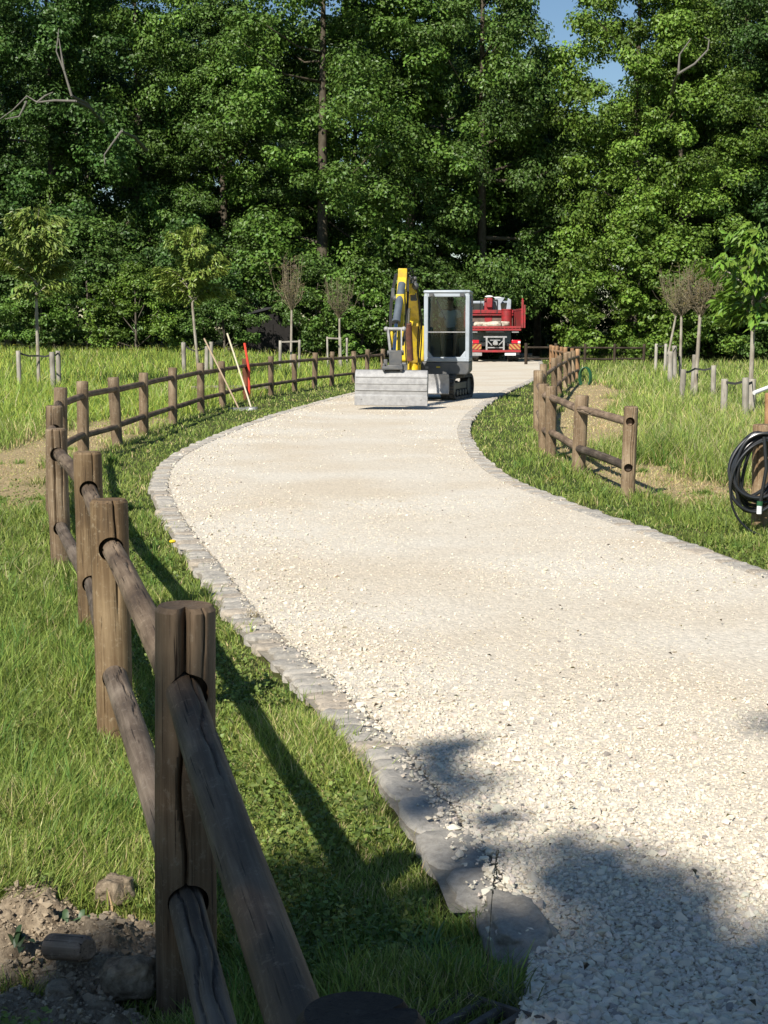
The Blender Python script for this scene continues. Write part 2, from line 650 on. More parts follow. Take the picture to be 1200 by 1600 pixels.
bm = bmesh.new()
ring = [bm.verts.new((p[0], p[1], 0.035)) for p in ROAD]
bm.faces.new(ring)
bmesh.ops.triangulate(bm, faces=bm.faces[:])
low = [bm.verts.new((v.co.x, v.co.y, -0.06)) for v in ring]
for i in range(len(ring)):
    j = (i + 1) % len(ring)
    bm.faces.new((ring[i], low[i], low[j], ring[j]))
me = bpy.data.meshes.new('gravel_road')
bm.normal_update()
bm.to_mesh(me); bm.free()
bmesh_fix = bmesh.new(); bmesh_fix.from_mesh(me); bmesh.ops.recalc_face_normals(bmesh_fix, faces=bmesh_fix.faces[:]); bmesh_fix.to_mesh(me); bmesh_fix.free()
road = link('gravel_road', me, gravel_material())
tag(road, kind='structure')

# loose stones on the road
def hull_rock(n, seed, flat=0.7):
    r = random.Random(seed)
    b = bmesh.new()
    for i in range(n):
        a = r.gauss(0, 1), r.gauss(0, 1), r.gauss(0, 1)
        v = Vector(a).normalized() * r.uniform(0.82, 1.05)
        b.verts.new((v.x * r.uniform(.95, 1.1), v.y * 0.78, v.z * flat))
    res = bmesh.ops.convex_hull(b, input=b.verts[:])
    bmesh.ops.delete(b, geom=list({g for g in res['geom_interior'] if isinstance(g, bmesh.types.BMVert)}), context='VERTS')
    bmesh.ops.triangulate(b, faces=b.faces[:])
    b.verts.index_update()
    vs = np.array([v.co[:] for v in b.verts])
    fs = np.array([[v.index for v in f.verts] for f in b.faces])
    b.free()
    return vs, fs


def scatter_rocks(name, pos, size, shapes, col, parent=None, mat=None, tilt=0.5):
    N = len(pos)
    pick = rng.integers(0, len(shapes), N)
    Vs, Fs, Cs = [], [], []
    off = 0
    for k, (vs, fs) in enumerate(shapes):
        ii = np.where(pick == k)[0]
        if len(ii) == 0: continue
        a = rng.uniform(0, 2 * PI, len(ii))
        tx = rng.normal(0, tilt, len(ii))
        ca, sa = np.cos(a), np.sin(a)
        ct, st = np.cos(tx), np.sin(tx)
        x = vs[None, :, 0] * np.ones((len(ii), 1)); y = vs[None, :, 1]; z = vs[None, :, 2]
        y2 = y * ct[:, None] - z * st[:, None]
        z2 = y * st[:, None] + z * ct[:, None]
        x3 = x * ca[:, None] - y2 * sa[:, None]
        y3 = x * sa[:, None] + y2 * ca[:, None]
        P = np.stack([x3, y3, z2], 2) * size[ii][:, None, None] + pos[ii][:, None, :]
        Vs.append(P.reshape(-1, 3))
        Fs.append((fs[None] + (np.arange(len(ii)) * len(vs))[:, None, None] + off).reshape(-1, 3))
        Cs.append(np.repeat(col[ii], len(vs), 0))
        off += len(ii) * len(vs)
    me = arr_mesh(name, np.vstack(Vs), np.vstack(Fs), False, np.vstack(Cs))
    return link(name, me, mat, parent)


def sample_fan(N, y0, y1, power, xpad=0.8, ang=0.262):
    """world positions in the wedge the camera looks over, thinning with distance as y^-power"""
    u = rng.random(N)
    if power == 1:
        y = y0 * (y1 / y0) ** u
    else:
        k = 1 - power
        y = (y0 ** k + u * (y1 ** k - y0 ** k)) ** (1 / k)
    x = rng.uniform(-1, 1, N) * (ang * y + xpad)
    return x, y


shapes_hi = [hull_rock(13, s) for s in range(14)]
shapes_lo = [hull_rock(8, s + 50) for s in range(10)]
stone_mat, n_, l_, b_ = new_mat('loose_limestone')
a_ = n_.new('ShaderNodeVertexColor'); a_.layer_name = 'col'
l_.new(a_.outputs['Color'], b_.inputs['Base Color'])
b_.inputs['Roughness'].default_value = 0.95
b_.inputs['Specular IOR Level'].default_value = 0.15


def stone_cols(N):
    base = np.array([[0.655, 0.59, 0.475]]) * rng.uniform(0.80, 1.10, (N, 1))
    base = base * (1 + rng.normal(0, 0.02, (N, 3)))
    g = rng.random(N) < 0.03
    base[g] = np.array([0.36, 0.32, 0.28]) * rng.uniform(.7, 1.1, (g.sum(), 1))
    return np.clip(base, 0.05, 0.8)


# close stones
x, y = sample_fan(270000, 2.4, 40, 1.7, 0.6)
ok = inside(ROAD, x, y) | ((np.minimum(dist_line(LEs, x, y), dist_line(REs, x, y)) < .13 * rng.random(len(x)) ** 2) & (y > 3.9))
x, y = x[ok], y[ok]
dle = dist_line(LEs, x, y)
sandy = sstep(0.36, 0.56, noise2(x * 0.75 + 5, y * 0.30 + 9, 8) * .75 + .25 * noise2(x * 2.2, y * .9, 18)) * sstep(0.25, 1.0, dle)
dre = dist_line(REs, x, y)
fr_ = dle / (dle + dre + 1e-6)
sandy = np.clip(sandy * .6 + .75 * np.exp(-((fr_ - .56) / .17) ** 2) * sstep(.25, .5, noise2(x * 1.1, y * .5, 88)), 0, 1)
sandy = sandy * (1 - sstep(4.9, 4.0, y))
keep = rng.random(len(x)) > sandy * 0.88
x, y, dle, sandy = x[keep], y[keep], dle[keep], sandy[keep]
s = np.exp(rng.normal(math.log(0.0049), 0.45, len(x))) * (1 + 0.35 * sstep(1.0, 0.1, dle))
s = s * (1 - 0.3 * sandy)
s *= 1 + 0.8 * sstep(4.1, 3.2, y)
s *= 1 + 1.3 * sstep(9, 36, y)
s = np.clip(s, 0.003, 0.026)
pos = np.stack([x, y, np.where(inside(ROAD, x, y), 0.035, 0.047) + s * 0.25], 1)
cols = stone_cols(len(x))
near = y < 6.5
g1 = scatter_rocks('loose_gravel', pos[near], s[near], shapes_hi, cols[near], mat=stone_mat)
g2 = scatter_rocks('loose_gravel_beyond', pos[~near], s[~near], shapes_lo, cols[~near], mat=stone_mat)
tag(g1, 'crushed pale limestone lying loose on the near part of the road', 'gravel', kind='stuff')
tag(g2, 'crushed pale limestone lying loose on the bend of the road', 'gravel', kind='stuff')

# ------------------------------------------------------------------ kerb of granite setts
def stone_face_mat():
    m, n, l, b = new_mat('granite_sett')
    tc = n.new('ShaderNodeTexCoord')
    a = n.new('ShaderNodeVertexColor'); a.layer_name = 'col'
    t = n.new('ShaderNodeTexNoise'); t.inputs['Scale'].default_value = 34; t.inputs['Detail'].default_value = 9; t.inputs['Roughness'].default_value = 0.78
    l.new(tc.outputs['Object'], t.inputs['Vector'])
    mr = n.new('ShaderNodeMapRange'); mr.inputs['From Min'].default_value = .3; mr.inputs['From Max'].default_value = .7
    mr.inputs['To Min'].default_value = 0.6; mr.inputs['To Max'].default_value = 1.25
    l.new(t.outputs['Fac'], mr.inputs['Value'])
    sc = n.new('ShaderNodeVectorMath'); sc.operation = 'SCALE'
    l.new(a.outputs['Color'], sc.inputs[0]); l.new(mr.outputs[0], sc.inputs['Scale'])
    l.new(sc.outputs[0], b.inputs['Base Color'])
    b.inputs['Roughness'].default_value = 0.85
    bp = n.new('ShaderNodeBump'); bp.inputs['Strength'].default_value = 0.9; bp.inputs['Distance'].default_value = 0.012
    l.new(t.outputs['Fac'], bp.inputs['Height']); l.new(bp.outputs['Normal'], b.inputs['Normal'])
    return m


M['sett'] = stone_face_mat()


def resample(line, step_fn):
    out = [line[0]]
    seg = 0
    pos_ = line[0].copy()
    need = step_fn(pos_)
    i = 0
    cur = line[0].copy()
    while i < len(line) - 1:
        d = np.linalg.norm(line[i + 1] - cur)
        if d >= need:
            cur = cur + (line[i + 1] - cur) / d * need
            out.append(cur.copy())
            need = step_fn(cur)
        else:
            need -= d
            i += 1
            cur = line[i].copy()
    return np.array(out)


def kerb(name, line, side, width, near_big):
    r = random.Random(5)

    def step(p):
        if near_big and p[1] < 5.3: return r.uniform(0.26, 0.38)
        if p[1] > 40: return 0.3
        return r.uniform(0.10, 0.15)
    pts = resample(line, step)
    V_, F_, C_ = [], [], []
    for a, b in zip(pts[:-1], pts[1:]):
        t = (b - a) / (np.linalg.norm(b - a) + 1e-9)
        nrm = np.array([-t[1], t[0]]) * side
        gap = 0.006 + 0.004 * r.random()
        w = width * r.uniform(0.84, 1.16)
        a2, b2 = a + t * gap, b - t * gap
        sh = r.uniform(-0.01, 0.015)
        h0 = 0.040 + r.uniform(-0.005, 0.006)
        q = [a2 + nrm * sh, b2 + nrm * (sh + r.uniform(-.006, .006)), b2 + nrm * (w + r.uniform(-.012, .012)), a2 + nrm * (w + r.uniform(-.012, .012))]
        c = sum(q) / 4
        sub = 5 if a[1] < 13 else 2
        ring_ = []
        for k in range(4):
            p0_, p1_ = q[k], q[(k + 1) % 4]
            for m_ in range(sub):
                ring_.append(p0_ + (p1_ - p0_) * m_ / sub)
        big = np.linalg.norm(b - a) > .2
        jit = .006 if big else .004
        nr = len(ring_)
        ring_ = [p + (c - p) * (.13 if (k % sub == 0 and sub > 2) else 0) + np.array([r.gauss(0, jit), r.gauss(0, jit)]) for k, p in enumerate(ring_)]
        tilt = (r.gauss(0, .03), r.gauss(0, .03))

        def hz_(p, base_h):
            return base_h + (p[0] - c[0]) * tilt[0] + (p[1] - c[1]) * tilt[1]
        base = len(V_)
        for fr, hh in ((0, -.05), (0, h0 - .016), (.06, h0 - .005), (.16, h0), (.55, h0 + .002)):
            for p in ring_:
                p2 = p + (c - p) * fr
                V_.append((p2[0], p2[1], hz_(p2, hh) + (r.gauss(0, .0035 if big else .002) if hh > 0 else 0)))
        V_.append((c[0], c[1], h0 + r.gauss(0, .003)))
        for lv in range(4):
            for k in range(nr):
                k2 = (k + 1) % nr
                F_.append((base + lv * nr + k, base + lv * nr + k2, base + (lv + 1) * nr + k2, base + (lv + 1) * nr + k))
        ct_ = base + 5 * nr
        for k in range(0, nr, 2):
            F_.append((base + 4 * nr + k, base + 4 * nr + (k + 1) % nr, base + 4 * nr + (k + 2) % nr, ct_))
        g = r.uniform(0.82, 1.08)
        warm = r.random()
        col = np.array([0.45, 0.415, 0.355]) * g if warm > .25 else np.array([0.46, 0.395, 0.31]) * g
        C_ += [col] * (5 * nr + 1)
    # mortar bed under the setts
    base = len(V_)
    dense = resample(line, lambda p: 0.25)
    for i, p in enumerate(dense):
        t = dense[min(i + 1, len(dense) - 1)] - dense[max(i - 1, 0)]
        t = t / (np.linalg.norm(t) + 1e-9)
        nrm = np.array([-t[1], t[0]]) * side
        for w in (-0.01, width + 0.015):
            q = p + nrm * w
            V_.append((q[0], q[1], 0.024))
            C_.append(np.array([0.33, 0.29, 0.22]))
    for i in range(len(dense) - 1):
        k = base + 2 * i
        F_.append((k, k + 1, k + 3, k + 2))
    me = arr_mesh(name, V_, F_, True, np.array(C_))
    me.set_sharp_from_angle(angle=R(38))
    b = bmesh.new(); b.from_mesh(me); bmesh.ops.recalc_face_normals(b, faces=b.faces[:]); b.to_mesh(me); b.free()
    o = link(name, me, M['sett'])
    tag(o, kind='structure')
    return o


LEk = LEs[LEs[:, 1] > 4.12]
kerb('kerb', LEk, 1, 0.185, True)
kerb('kerb', REs, -1, 0.19, False)


# rounded end stones of the left kerb
def boulder(name, c, s, rz, mat, seed, label, cat, col=None, lumps=0.12, sub=4, group=None):
    b = bmesh.new()
    bmesh.ops.create_icosphere(b, subdivisions=sub, radius=1)
    r = random.Random(seed)
    from mathutils import noise as mn
    o3 = Vector((r.uniform(0, 50), r.uniform(0, 50), r.uniform(0, 50)))
    for v in b.verts:
        p = v.co.copy()
        q = Vector([math.copysign(abs(k) ** 0.72, k) for k in p])
        d = mn.fractal(p * 1.3 + o3, 1.0, 2.2, 5) * lumps
        q *= 1 + d
        v.co = Vector((q.x * s[0], q.y * s[1], q.z * s[2]))
    me = bpy.data.meshes.new(name)
    b.to_mesh(me)
    nv = len(me.vertices)
    b.free()
    me.polygons.foreach_set('use_smooth', [True] * len(me.polygons))
    if col is not None:
        a = me.color_attributes.new('col', 'FLOAT_COLOR', 'POINT')
        a.data.foreach_set('color', np.tile(np.array([*col, 1], np.float32), nv))
    o = link(name, me, mat)
    o.location = c
    o.rotation_euler = (0, 0, rz)
    tag(o, label, cat, group)
    return o


p = G(805, 1462)
boulder('kerb_stone', (p.x + .0, p.y + .01, 0.0), (0.20, 0.10, 0.072), R(100), M['sett'], 4, 'big rounded grey stone ending the kerb by the drain', 'stone', (0.36, 0.325, 0.27), 0.3, 5)

# ------------------------------------------------------------------ logs and fences
def log_mesh(name, L, r, seg=20, rings=10, seed=0, cracks=(), z0=0.0, bend=0.0, taper=0.0, lump=0.03, chamfer=0.012):
    g = np.random.default_rng(seed)
    zz = np.concatenate([[z0, z0 + chamfer], np.linspace(z0 + chamfer, L - chamfer, rings)[1:-1], [L - chamfer, L]])
    an = np.arange(seg) * 2 * PI / seg
    ph = g.uniform(0, 2 * PI, 6)
    V_ = []
    for k, z in enumerate(zz):
        t = (z - z0) / (L - z0)
        rr = r * (1 - taper * t)
        rad = np.full(seg, rr)
        rad *= 1 + lump * (0.6 * np.sin(an + ph[0] + 1.1 * z) + 0.5 * np.sin(2 * an + ph[1] - 2.3 * z) + 0.35 * np.sin(3 * an + ph[2] + 5 * z) + 0.3 * math.sin(6 * z + ph[3]))
        for (a0, za, zb, dep, wid, wob) in cracks:
            if za <= z <= zb:
                e = min((z - za) / 0.06, (zb - z) / 0.18, 1.0) if zb < L else min((z - za) / 0.18, 1.0)
                ac = a0 + wob * math.sin(z * 9 + ph[4]) * 0.5 + wob * math.sin(z * 23 + ph[5]) * 0.25
                dd = (an - ac + PI) % (2 * PI) - PI
                rad -= dep * max(e, 0) * np.exp(-(dd * rr / wid) ** 2)
        if k in (0, len(zz) - 1):
            rad = rad * (1 - chamfer * 0.8 / r)
        bx = bend * math.sin(PI * t)
        V_ += [(bx + math.cos(a) * q, math.sin(a) * q, z) for a, q in zip(an, rad)]
    n = len(zz)
    b = len(V_)
    V_.append((0, 0, zz[0])); V_.append((0, 0, L - 0.004))
    F_ = []
    for k in range(n - 1):
        for i in range(seg):
            j = (i + 1) % seg
            F_.append((k * seg + i, k * seg + j, (k + 1) * seg + j, (k + 1) * seg + i))
    F_ += [(b, (i + 1) % seg, i) for i in range(seg)]
    F_ += [(b + 1, (n - 1) * seg + i, (n - 1) * seg + (i + 1) % seg) for i in range(seg)]
    me = bpy.data.meshes.new(name)
    me.from_pydata(V_, [], F_)
    me.polygons.foreach_set('use_smooth', [True] * len(me.polygons))
    me.set_sharp_from_angle(angle=R(40))
    return me


def drill(o, holes):
    """cut round rail holes through a post: list of (centre, direction, radius, depth)"""
    mb = MB()
    for c, d, r, dep in holes:
        c, d = Vector(c), Vector(d).normalized()
        if dep is None:
            mb.cyl(c - d * 0.2, c + d * 0.2, r, n=40)
        else:
            mb.cyl(c, c + d * dep, r, n=40)
    cut = mb.build('cutter', M['post'], smooth=False)
    cut.parent = o.parent
    cut.matrix_parent_inverse = Matrix()
    cut.location = o.location
    cut.rotation_euler = o.rotation_euler
    bo = o.modifiers.new('holes', 'BOOLEAN')
    bo.operation = 'DIFFERENCE'
    bo.solver = 'EXACT'
    bo.object = cut
    bpy.context.view_layer.update()
    dg = bpy.context.evaluated_depsgraph_get()
    me = bpy.data.meshes.new_from_object(o.evaluated_get(dg))
    o.modifiers.clear()
    if len(me.polygons) > 10:
        o.data = me
        me.polygons.foreach_set('use_smooth', [True] * len(me.polygons))
        me.set_sharp_from_angle(angle=R(35))
    bpy.data.objects.remove(cut, do_unlink=True)


def log_fence(name, pts, label, tint, skip=(), heights=(0.285, 0.80), post_h=0.99, near=0, radii=None, rail_r=0.05, tints=None, seed=1, cat='fence', rail_group=None, post_hs=None, fine=None, zoff=None):
    r = random.Random(seed)
    root = empty(name, (pts[0][0], pts[0][1], 0))
    tag(root, label, cat)
    O = Vector((pts[0][0], pts[0][1], 0))
    posts = []
    for i, p in enumerate(pts):
        q = Vector((p[0], p[1], tz(p[0], p[1]) + (zoff or {}).get(i, 0)))
        dist = q.length
        rad = (radii or {}).get(i, 0.074 + r.uniform(-0.006, 0.006))
        h = (post_hs or {}).get(i, post_h + r.uniform(-0.015, 0.02))
        hi = dist < 16
        cr = []
        if (fine or {}).get(i): cr = fine[i]
        elif dist < 40:
            for _ in range(r.randint(1, 2)):
                cr.append((r.uniform(-2.6, -0.4), r.uniform(-0.1, 0.4), 9 if r.random() < .6 else r.uniform(.6, .9), 0.012, 0.004, 0.15))
        seg = 120 if (fine or {}).get(i) else (72 if hi else (28 if dist < 30 else 16))
        me = log_mesh('post', h, rad, seg, 46 if dist < 9 else (24 if hi else 10), seed * 100 + i, cr, z0=-0.2)
        o = link('post', me, M['post'], root)
        o.location = q - O
        o.rotation_euler = (r.gauss(0, 0.018), r.gauss(0, 0.018), r.uniform(-.1, .1) if (fine or {}).get(i) else 0)
        tt = (tints or (lambda i, r: tint))(i, r)
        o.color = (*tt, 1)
        posts.append((o, q))
    for i in range(len(pts) - 1):
        if i in skip: continue
        a, b = posts[i][1], posts[i + 1][1]
        for k, hz in enumerate(heights):
            dz = r.uniform(-0.012, 0.012)
            pa = a + Vector((0, 0, hz + dz)); pb = b + Vector((0, 0, hz + r.uniform(-.012, .012)))
            d = pb - pa
            L = d.length
            near_r = min(a.length, b.length) < 16
            rr = rail_r * r.uniform(0.93, 1.05)
            cr = [(r.uniform(-3, 3), 0.1 * L, 0.85 * L, 0.010, 0.0035, 0.5) for _ in range(3 if near_r else 0)]
            me = log_mesh('rail', L / 2 + 0.02, rr, 64 if near_r else 14, 60 if near_r else 8, seed * 1000 + 10 * i + k, cr, z0=-L / 2 - 0.02, bend=r.uniform(-.012, .012), lump=0.035)
            o = link('rail', me, M['rail'], root)
            o.location = (pa + pb) / 2 - O
            o.rotation_euler = d.to_track_quat('Z', 'X').to_euler()
            g = r.uniform(0.85, 1.25)
            o.color = (.8 * g * tint[0], .8 * g * tint[1], .8 * g * tint[2], 1)
            if k == 0 and near_r:
                o.color = (.78 * g, 0.74 * g, 0.72 * g, 1)
    for i in range(near):
        o, q = posts[i]
        hs = []
        nb = [posts[j][1] for j in (i - 1, i + 1) if 0 <= j < len(posts)]
        for hz in heights:
            for w in nb:
                d = (w - q); d.z = 0
                hs.append((Vector((0, 0, hz)) - d.normalized() * 0.005, o.matrix_basis.to_3x3().inverted() @ d.normalized(), rail_r + 0.006, 0.2))
        drill(o, hs)
    return root, posts


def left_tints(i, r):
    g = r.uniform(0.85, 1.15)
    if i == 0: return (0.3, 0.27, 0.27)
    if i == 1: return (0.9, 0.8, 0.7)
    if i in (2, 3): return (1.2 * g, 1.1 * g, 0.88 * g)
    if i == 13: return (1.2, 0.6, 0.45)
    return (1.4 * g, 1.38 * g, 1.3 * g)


fine1 = {0: [(-1.9, 0.2, 9, 0.02, 0.006, .2), (0.4, .2, 9, .03, .01, .1)],
         1: [(-1.60, 0.66, 9, 0.050, 0.0125, 0.04), (-1.62, 0.30, 0.84, 0.035, 0.0045, 0.22), (-1.75, 0.1, 0.34, 0.012, 0.003, 0.1), (-0.95, 0.5, 9, 0.008, 0.003, 0.15)],
         2: [(-1.1, 0.5, 9, 0.018, 0.005, 0.1), (-2.0, -0.1, .6, 0.006, 0.002, .3)],
         3: [(-1.1, 0.8, 9, 0.014, 0.004, 0.1)],
         4: [(-1.75, 0.2, 9, 0.022, 0.006, 0.1), (-1.0, .4, 9, .014, .004, .1)]}
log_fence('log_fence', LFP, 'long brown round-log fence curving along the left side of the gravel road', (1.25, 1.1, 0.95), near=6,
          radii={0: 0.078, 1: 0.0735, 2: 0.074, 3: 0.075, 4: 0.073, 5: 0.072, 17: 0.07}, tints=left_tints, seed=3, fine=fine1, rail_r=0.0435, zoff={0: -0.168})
# the taller thick post standing without rails in the left fence
# (right) fence ending in an open-holed post
RF2 = RFP + [(post_at(893, 543.5)), post_at(884, 542.3), post_at(876, 541.3), post_at(870, 540.4), post_at(865, 539.8), post_at(861, 539.2)]


def right_tints(i, r):
    g = r.uniform(0.85, 1.12)
    if i > 11: return (2.3 * g, 1.9 * g, 1.4 * g)
    return (1.85 * g, 1.8 * g, 1.65 * g)


root, posts = log_fence('log_fence', RFP, 'weathered log fence on the right bend, its end post showing two empty rail holes', (1.9, 1.65, 1.45), near=0, tints=right_tints, seed=8,
                        fine={0: [(-1.35, 0.1, 9, 0.012, 0.004, 0.15), (-1.0, 0.0, .75, .009, .003, .1)]}, rail_r=0.045, heights=(.31, .755), post_hs={0: .91, 1: .91, 2: .92, 3: .92})
o, q = posts[0]
dd = (posts[1][1] - q).normalized()
M3 = o.matrix_basis.to_3x3().inverted()
cd = Vector((-q.x, -q.y, 0)).normalized()
drill(o, [(Vector((0, 0, hz)) + cd * 0.12 + Vector((-cd.y, cd.x, 0)) * 0.008, M3 @ (-cd), 0.043, 0.16) for hz in (0.31, 0.765)])
log_fence('log_fence', RF2[11:], 'far row of orange-brown fence posts beyond the right bend, before the dark trees', (2.2, 1.7, 1.3), seed=12, tints=lambda i, r: (2.35, 1.85, 1.4), rail_r=0.045)

# fence corner at the right frame edge
W1 = G(1188, 834)
W1 = (W1.x, W1.y)
W2 = (W1[0] + 1.75, W1[1] + 0.35)
log_fence('log_fence', [W1, W2], 'cut-off fence corner at the right edge, with the black hose coil on its post', (2.0, 1.7, 1.4), seed=15, tints=lambda i, r: (2.0, 1.9, 1.65), post_hs={0: 0.90}, radii={0: 0.075}, near=0)
W3 = D(1207, 700, 15.0)
log_fence('log_fence', [(W3.x, W3.y), (W3.x + 1.8, W3.y + 0.6)], 'pale sunlit fence post at the right edge behind the hose coil', (2.3, 1.9, 1.5), seed=17, tints=lambda i, r: (2.9, 2.2, 1.6), post_h=1.03)
# dark fence along the wood edge
fp = [D(x, 545, 71 + (x - 822) * 0.006) for x in range(822, 1010, 46)]
rootd, pd = log_fence('log_fence', [(p.x, p.y) for p in fp], 'dark low fence running along the wood edge behind the tall grass', (0.5, 0.45, 0.4), seed=19, tints=lambda i, r: (0.35, 0.33, 0.3), rail_r=0.045)

# ------------------------------------------------------------------ grass
def blades(name, x, y, h, w, lean, c0, c1, z=None, seed=0):
    g = np.random.default_rng(seed)
    N = len(x)
    if z is None: z = terrain(x, y)
    a = g.uniform(0, 2 * PI, N)
    la = g.uniform(0, 2 * PI, N)
    dx, dy = np.cos(la) * lean * h, np.sin(la) * lean * h
    wx, wy = np.cos(a) * w / 2, np.sin(a) * w / 2
    zt = np.sqrt(np.clip(1 - (lean * .8) ** 2, 0.1, 1)) * h
    P = np.zeros((N, 6, 3), np.float32)
    lev = [(0, 0, 1.0), (0.55, 0.30, 0.85), (1.0, 1.0, 0.12)]
    for k, (fz, fl, fw) in enumerate(lev):
        for s, sg in ((0, -1), (1, 1)):
            P[:, 2 * k + s, 0] = x + dx * fl + sg * wx * fw
            P[:, 2 * k + s, 1] = y + dy * fl + sg * wy * fw
            P[:, 2 * k + s, 2] = z - 0.01 + zt * fz
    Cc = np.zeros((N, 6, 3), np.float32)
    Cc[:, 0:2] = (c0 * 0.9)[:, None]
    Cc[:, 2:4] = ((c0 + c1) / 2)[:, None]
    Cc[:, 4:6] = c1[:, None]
    b = (np.arange(N) * 6)[:, None]
    F_ = np.concatenate([b + np.array([[0, 1, 3, 2]]), b + np.array([[2, 3, 5, 4]])], 0)
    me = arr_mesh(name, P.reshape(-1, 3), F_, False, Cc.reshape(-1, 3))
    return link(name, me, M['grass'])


def pal(N, cols, wts, jit=0.15):
    cols = np.array(cols)
    k = rng.choice(len(cols), N, p=np.array(wts) / sum(wts))
    return cols[k] * (1 + rng.normal(0, jit, (N, 1))) * (1 + rng.normal(0, jit * .3, (N, 3)))


GR = (0.145, 0.205, 0.038)
GF = (0.22, 0.295, 0.058)
GY = (0.29, 0.33, 0.08)
GD = (0.09, 0.125, 0.03)
ST_ = (0.50, 0.42, 0.21)
SD = (0.42, 0.32, 0.17)

NB = 900000
x, y = sample_fan(NB, 2.3, 92, 1.85, 0.9)
tx_, ty_ = sample_fan(900, 2.8, 22, 1.5, .8)
ok = (noise2(tx_ * 1.2, ty_ * .8, 71) > .38)
tx_, ty_ = np.repeat(tx_[ok], 75), np.repeat(ty_[ok], 75)
ts_ = np.repeat(rng.uniform(.02, .055, len(tx_) // 75), 75)
tuft = np.concatenate([np.zeros(len(x), bool), np.ones(len(tx_), bool)])
x = np.concatenate([x, tx_ + rng.normal(0, 1, len(tx_)) * ts_])
y = np.concatenate([y, ty_ + rng.normal(0, 1, len(ty_)) * ts_])
on = inside(ROAD, x, y)
x, y, tuft = x[~on], y[~on], tuft[~on]
dk = np.minimum(dist_line(LEs, x, y), dist_line(REs, x, y))
dlf = xlf(y) - x          # >0: outside (left) of the left fence
drf = x - xrf(y)          # >0: outside (right)
in_left = dist_line(LEs, x, y) < dist_line(REs, x, y)
ovr = (rng.random(len(x)) < 0.10)
ok = (dk > 0.19 + 0.05 * noise2(x * 6, y * 6, 4)) | (ovr & (dk > 0.12)) | ((y < 4.15) & (dk > 0.02) & (x < 3) & ((x - .40) ** 2 / .02 + (y - 4.0) ** 2 / .05 > 1))
x, y, dk, dlf, drf, tuft = x[ok], y[ok], dk[ok], dlf[ok], drf[ok], tuft[ok]
stm = straw_mask(x, y)
meadL = sstep(-0.05, 0.35, dlf)
meadR = sstep(0.0, 0.5, drf)
mead = np.maximum(meadL, meadR)
# height
nz = noise2(x * 1.6, y * 1.2, 31) * 0.6 + noise2(x * 4.5, y * 3.5, 32) * 0.4
hv = 0.028 + 0.04 * nz + 0.06 * sstep(0.55, 0.8, noise2(x * 2.7, y * 2.2, 35))
hv += 0.05 * sstep(0.35, 0.05, np.minimum(np.abs(dlf), np.abs(drf)))
hmL = (0.07 + 0.15 * nz) * (1 - sstep(12, 34, y)) + (0.2 + 0.3 * nz) * sstep(12, 34, y)
hmR = (0.10 + 0.14 * nz) * (1 - sstep(13.5, 17, y)) + (0.15 + 0.28 * nz) * sstep(13.5, 17, y)
h = np.where(drf > 0, hv * (1 - meadR) + hmR * meadR, hv * (1 - meadL) + hmL * meadL)
# soil pile stays bare
bare = ((x + 0.80) / 0.42) ** 2 + ((y - 3.75) / 0.42) ** 2
h = np.where(bare < 1, h * 0.5, h)
h = h * (1 - 0.86 * stm)
h = np.where(tuft, h * 1.25 + .03, h) * rng.uniform(0.55, 1.2, len(x))
thin = (rng.random(len(x)) < np.where(bare < 1, 0.30, 1.0))
w = np.clip(0.0028 + 0.00036 * y, 0.003, 0.022) * rng.uniform(0.7, 1.4, len(x))
lean = np.clip(rng.beta(2, 2.2, len(x)) * 1.15, 0, 1.1)
N = len(x)
dry = noise2(x * 0.8 + 7, y * 0.5, 41)
wl = pal(N, [GR, GF, GY, GD, ST_], [4, 4, 1.7, 1.5, 0.5])
wy_ = pal(N, [GR, GF, GY, ST_], [2, 3, 3.4, 1.3])
c0 = np.where((rng.random(N) < sstep(0.35, 0.75, dry) * 0.8)[:, None], wy_, wl)
stc = pal(N, [ST_, SD, GY], [4, 3, 1])
c0 = np.where((rng.random(N) < stm * 0.85)[:, None], stc, c0)
c0 = np.where(tuft[:, None], pal(N, [GR, GF, (0.10, 0.20, 0.04)], [2, 2, 2], .1), c0)
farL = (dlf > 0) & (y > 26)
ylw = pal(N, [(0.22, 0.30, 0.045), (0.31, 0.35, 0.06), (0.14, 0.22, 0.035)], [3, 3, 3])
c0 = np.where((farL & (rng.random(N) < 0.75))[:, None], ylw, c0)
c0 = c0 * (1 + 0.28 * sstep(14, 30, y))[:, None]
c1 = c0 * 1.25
seedh = (mead > 0.5) & (rng.random(N) < np.where(drf > 0, 0.08, 0.03)) & (y > 9) & (stm < .3)
c1 = np.where(seedh[:, None], pal(N, [(0.48, 0.42, 0.24), (0.40, 0.40, 0.20)], [1, 1]), c1)
h = np.where(seedh, h * 1.35, h)
sel = thin & (mead < 0.5)
sm_ = thin & (mead >= 0.5)
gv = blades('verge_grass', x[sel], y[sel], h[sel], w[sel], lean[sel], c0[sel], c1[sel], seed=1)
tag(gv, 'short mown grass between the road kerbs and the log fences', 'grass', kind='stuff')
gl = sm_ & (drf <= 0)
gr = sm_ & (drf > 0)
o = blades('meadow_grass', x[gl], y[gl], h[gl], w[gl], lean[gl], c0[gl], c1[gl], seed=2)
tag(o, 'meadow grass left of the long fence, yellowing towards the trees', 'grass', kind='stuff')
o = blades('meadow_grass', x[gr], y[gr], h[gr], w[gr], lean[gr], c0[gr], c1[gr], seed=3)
tag(o, 'tall seeding meadow grass right of the road', 'grass', kind='stuff')

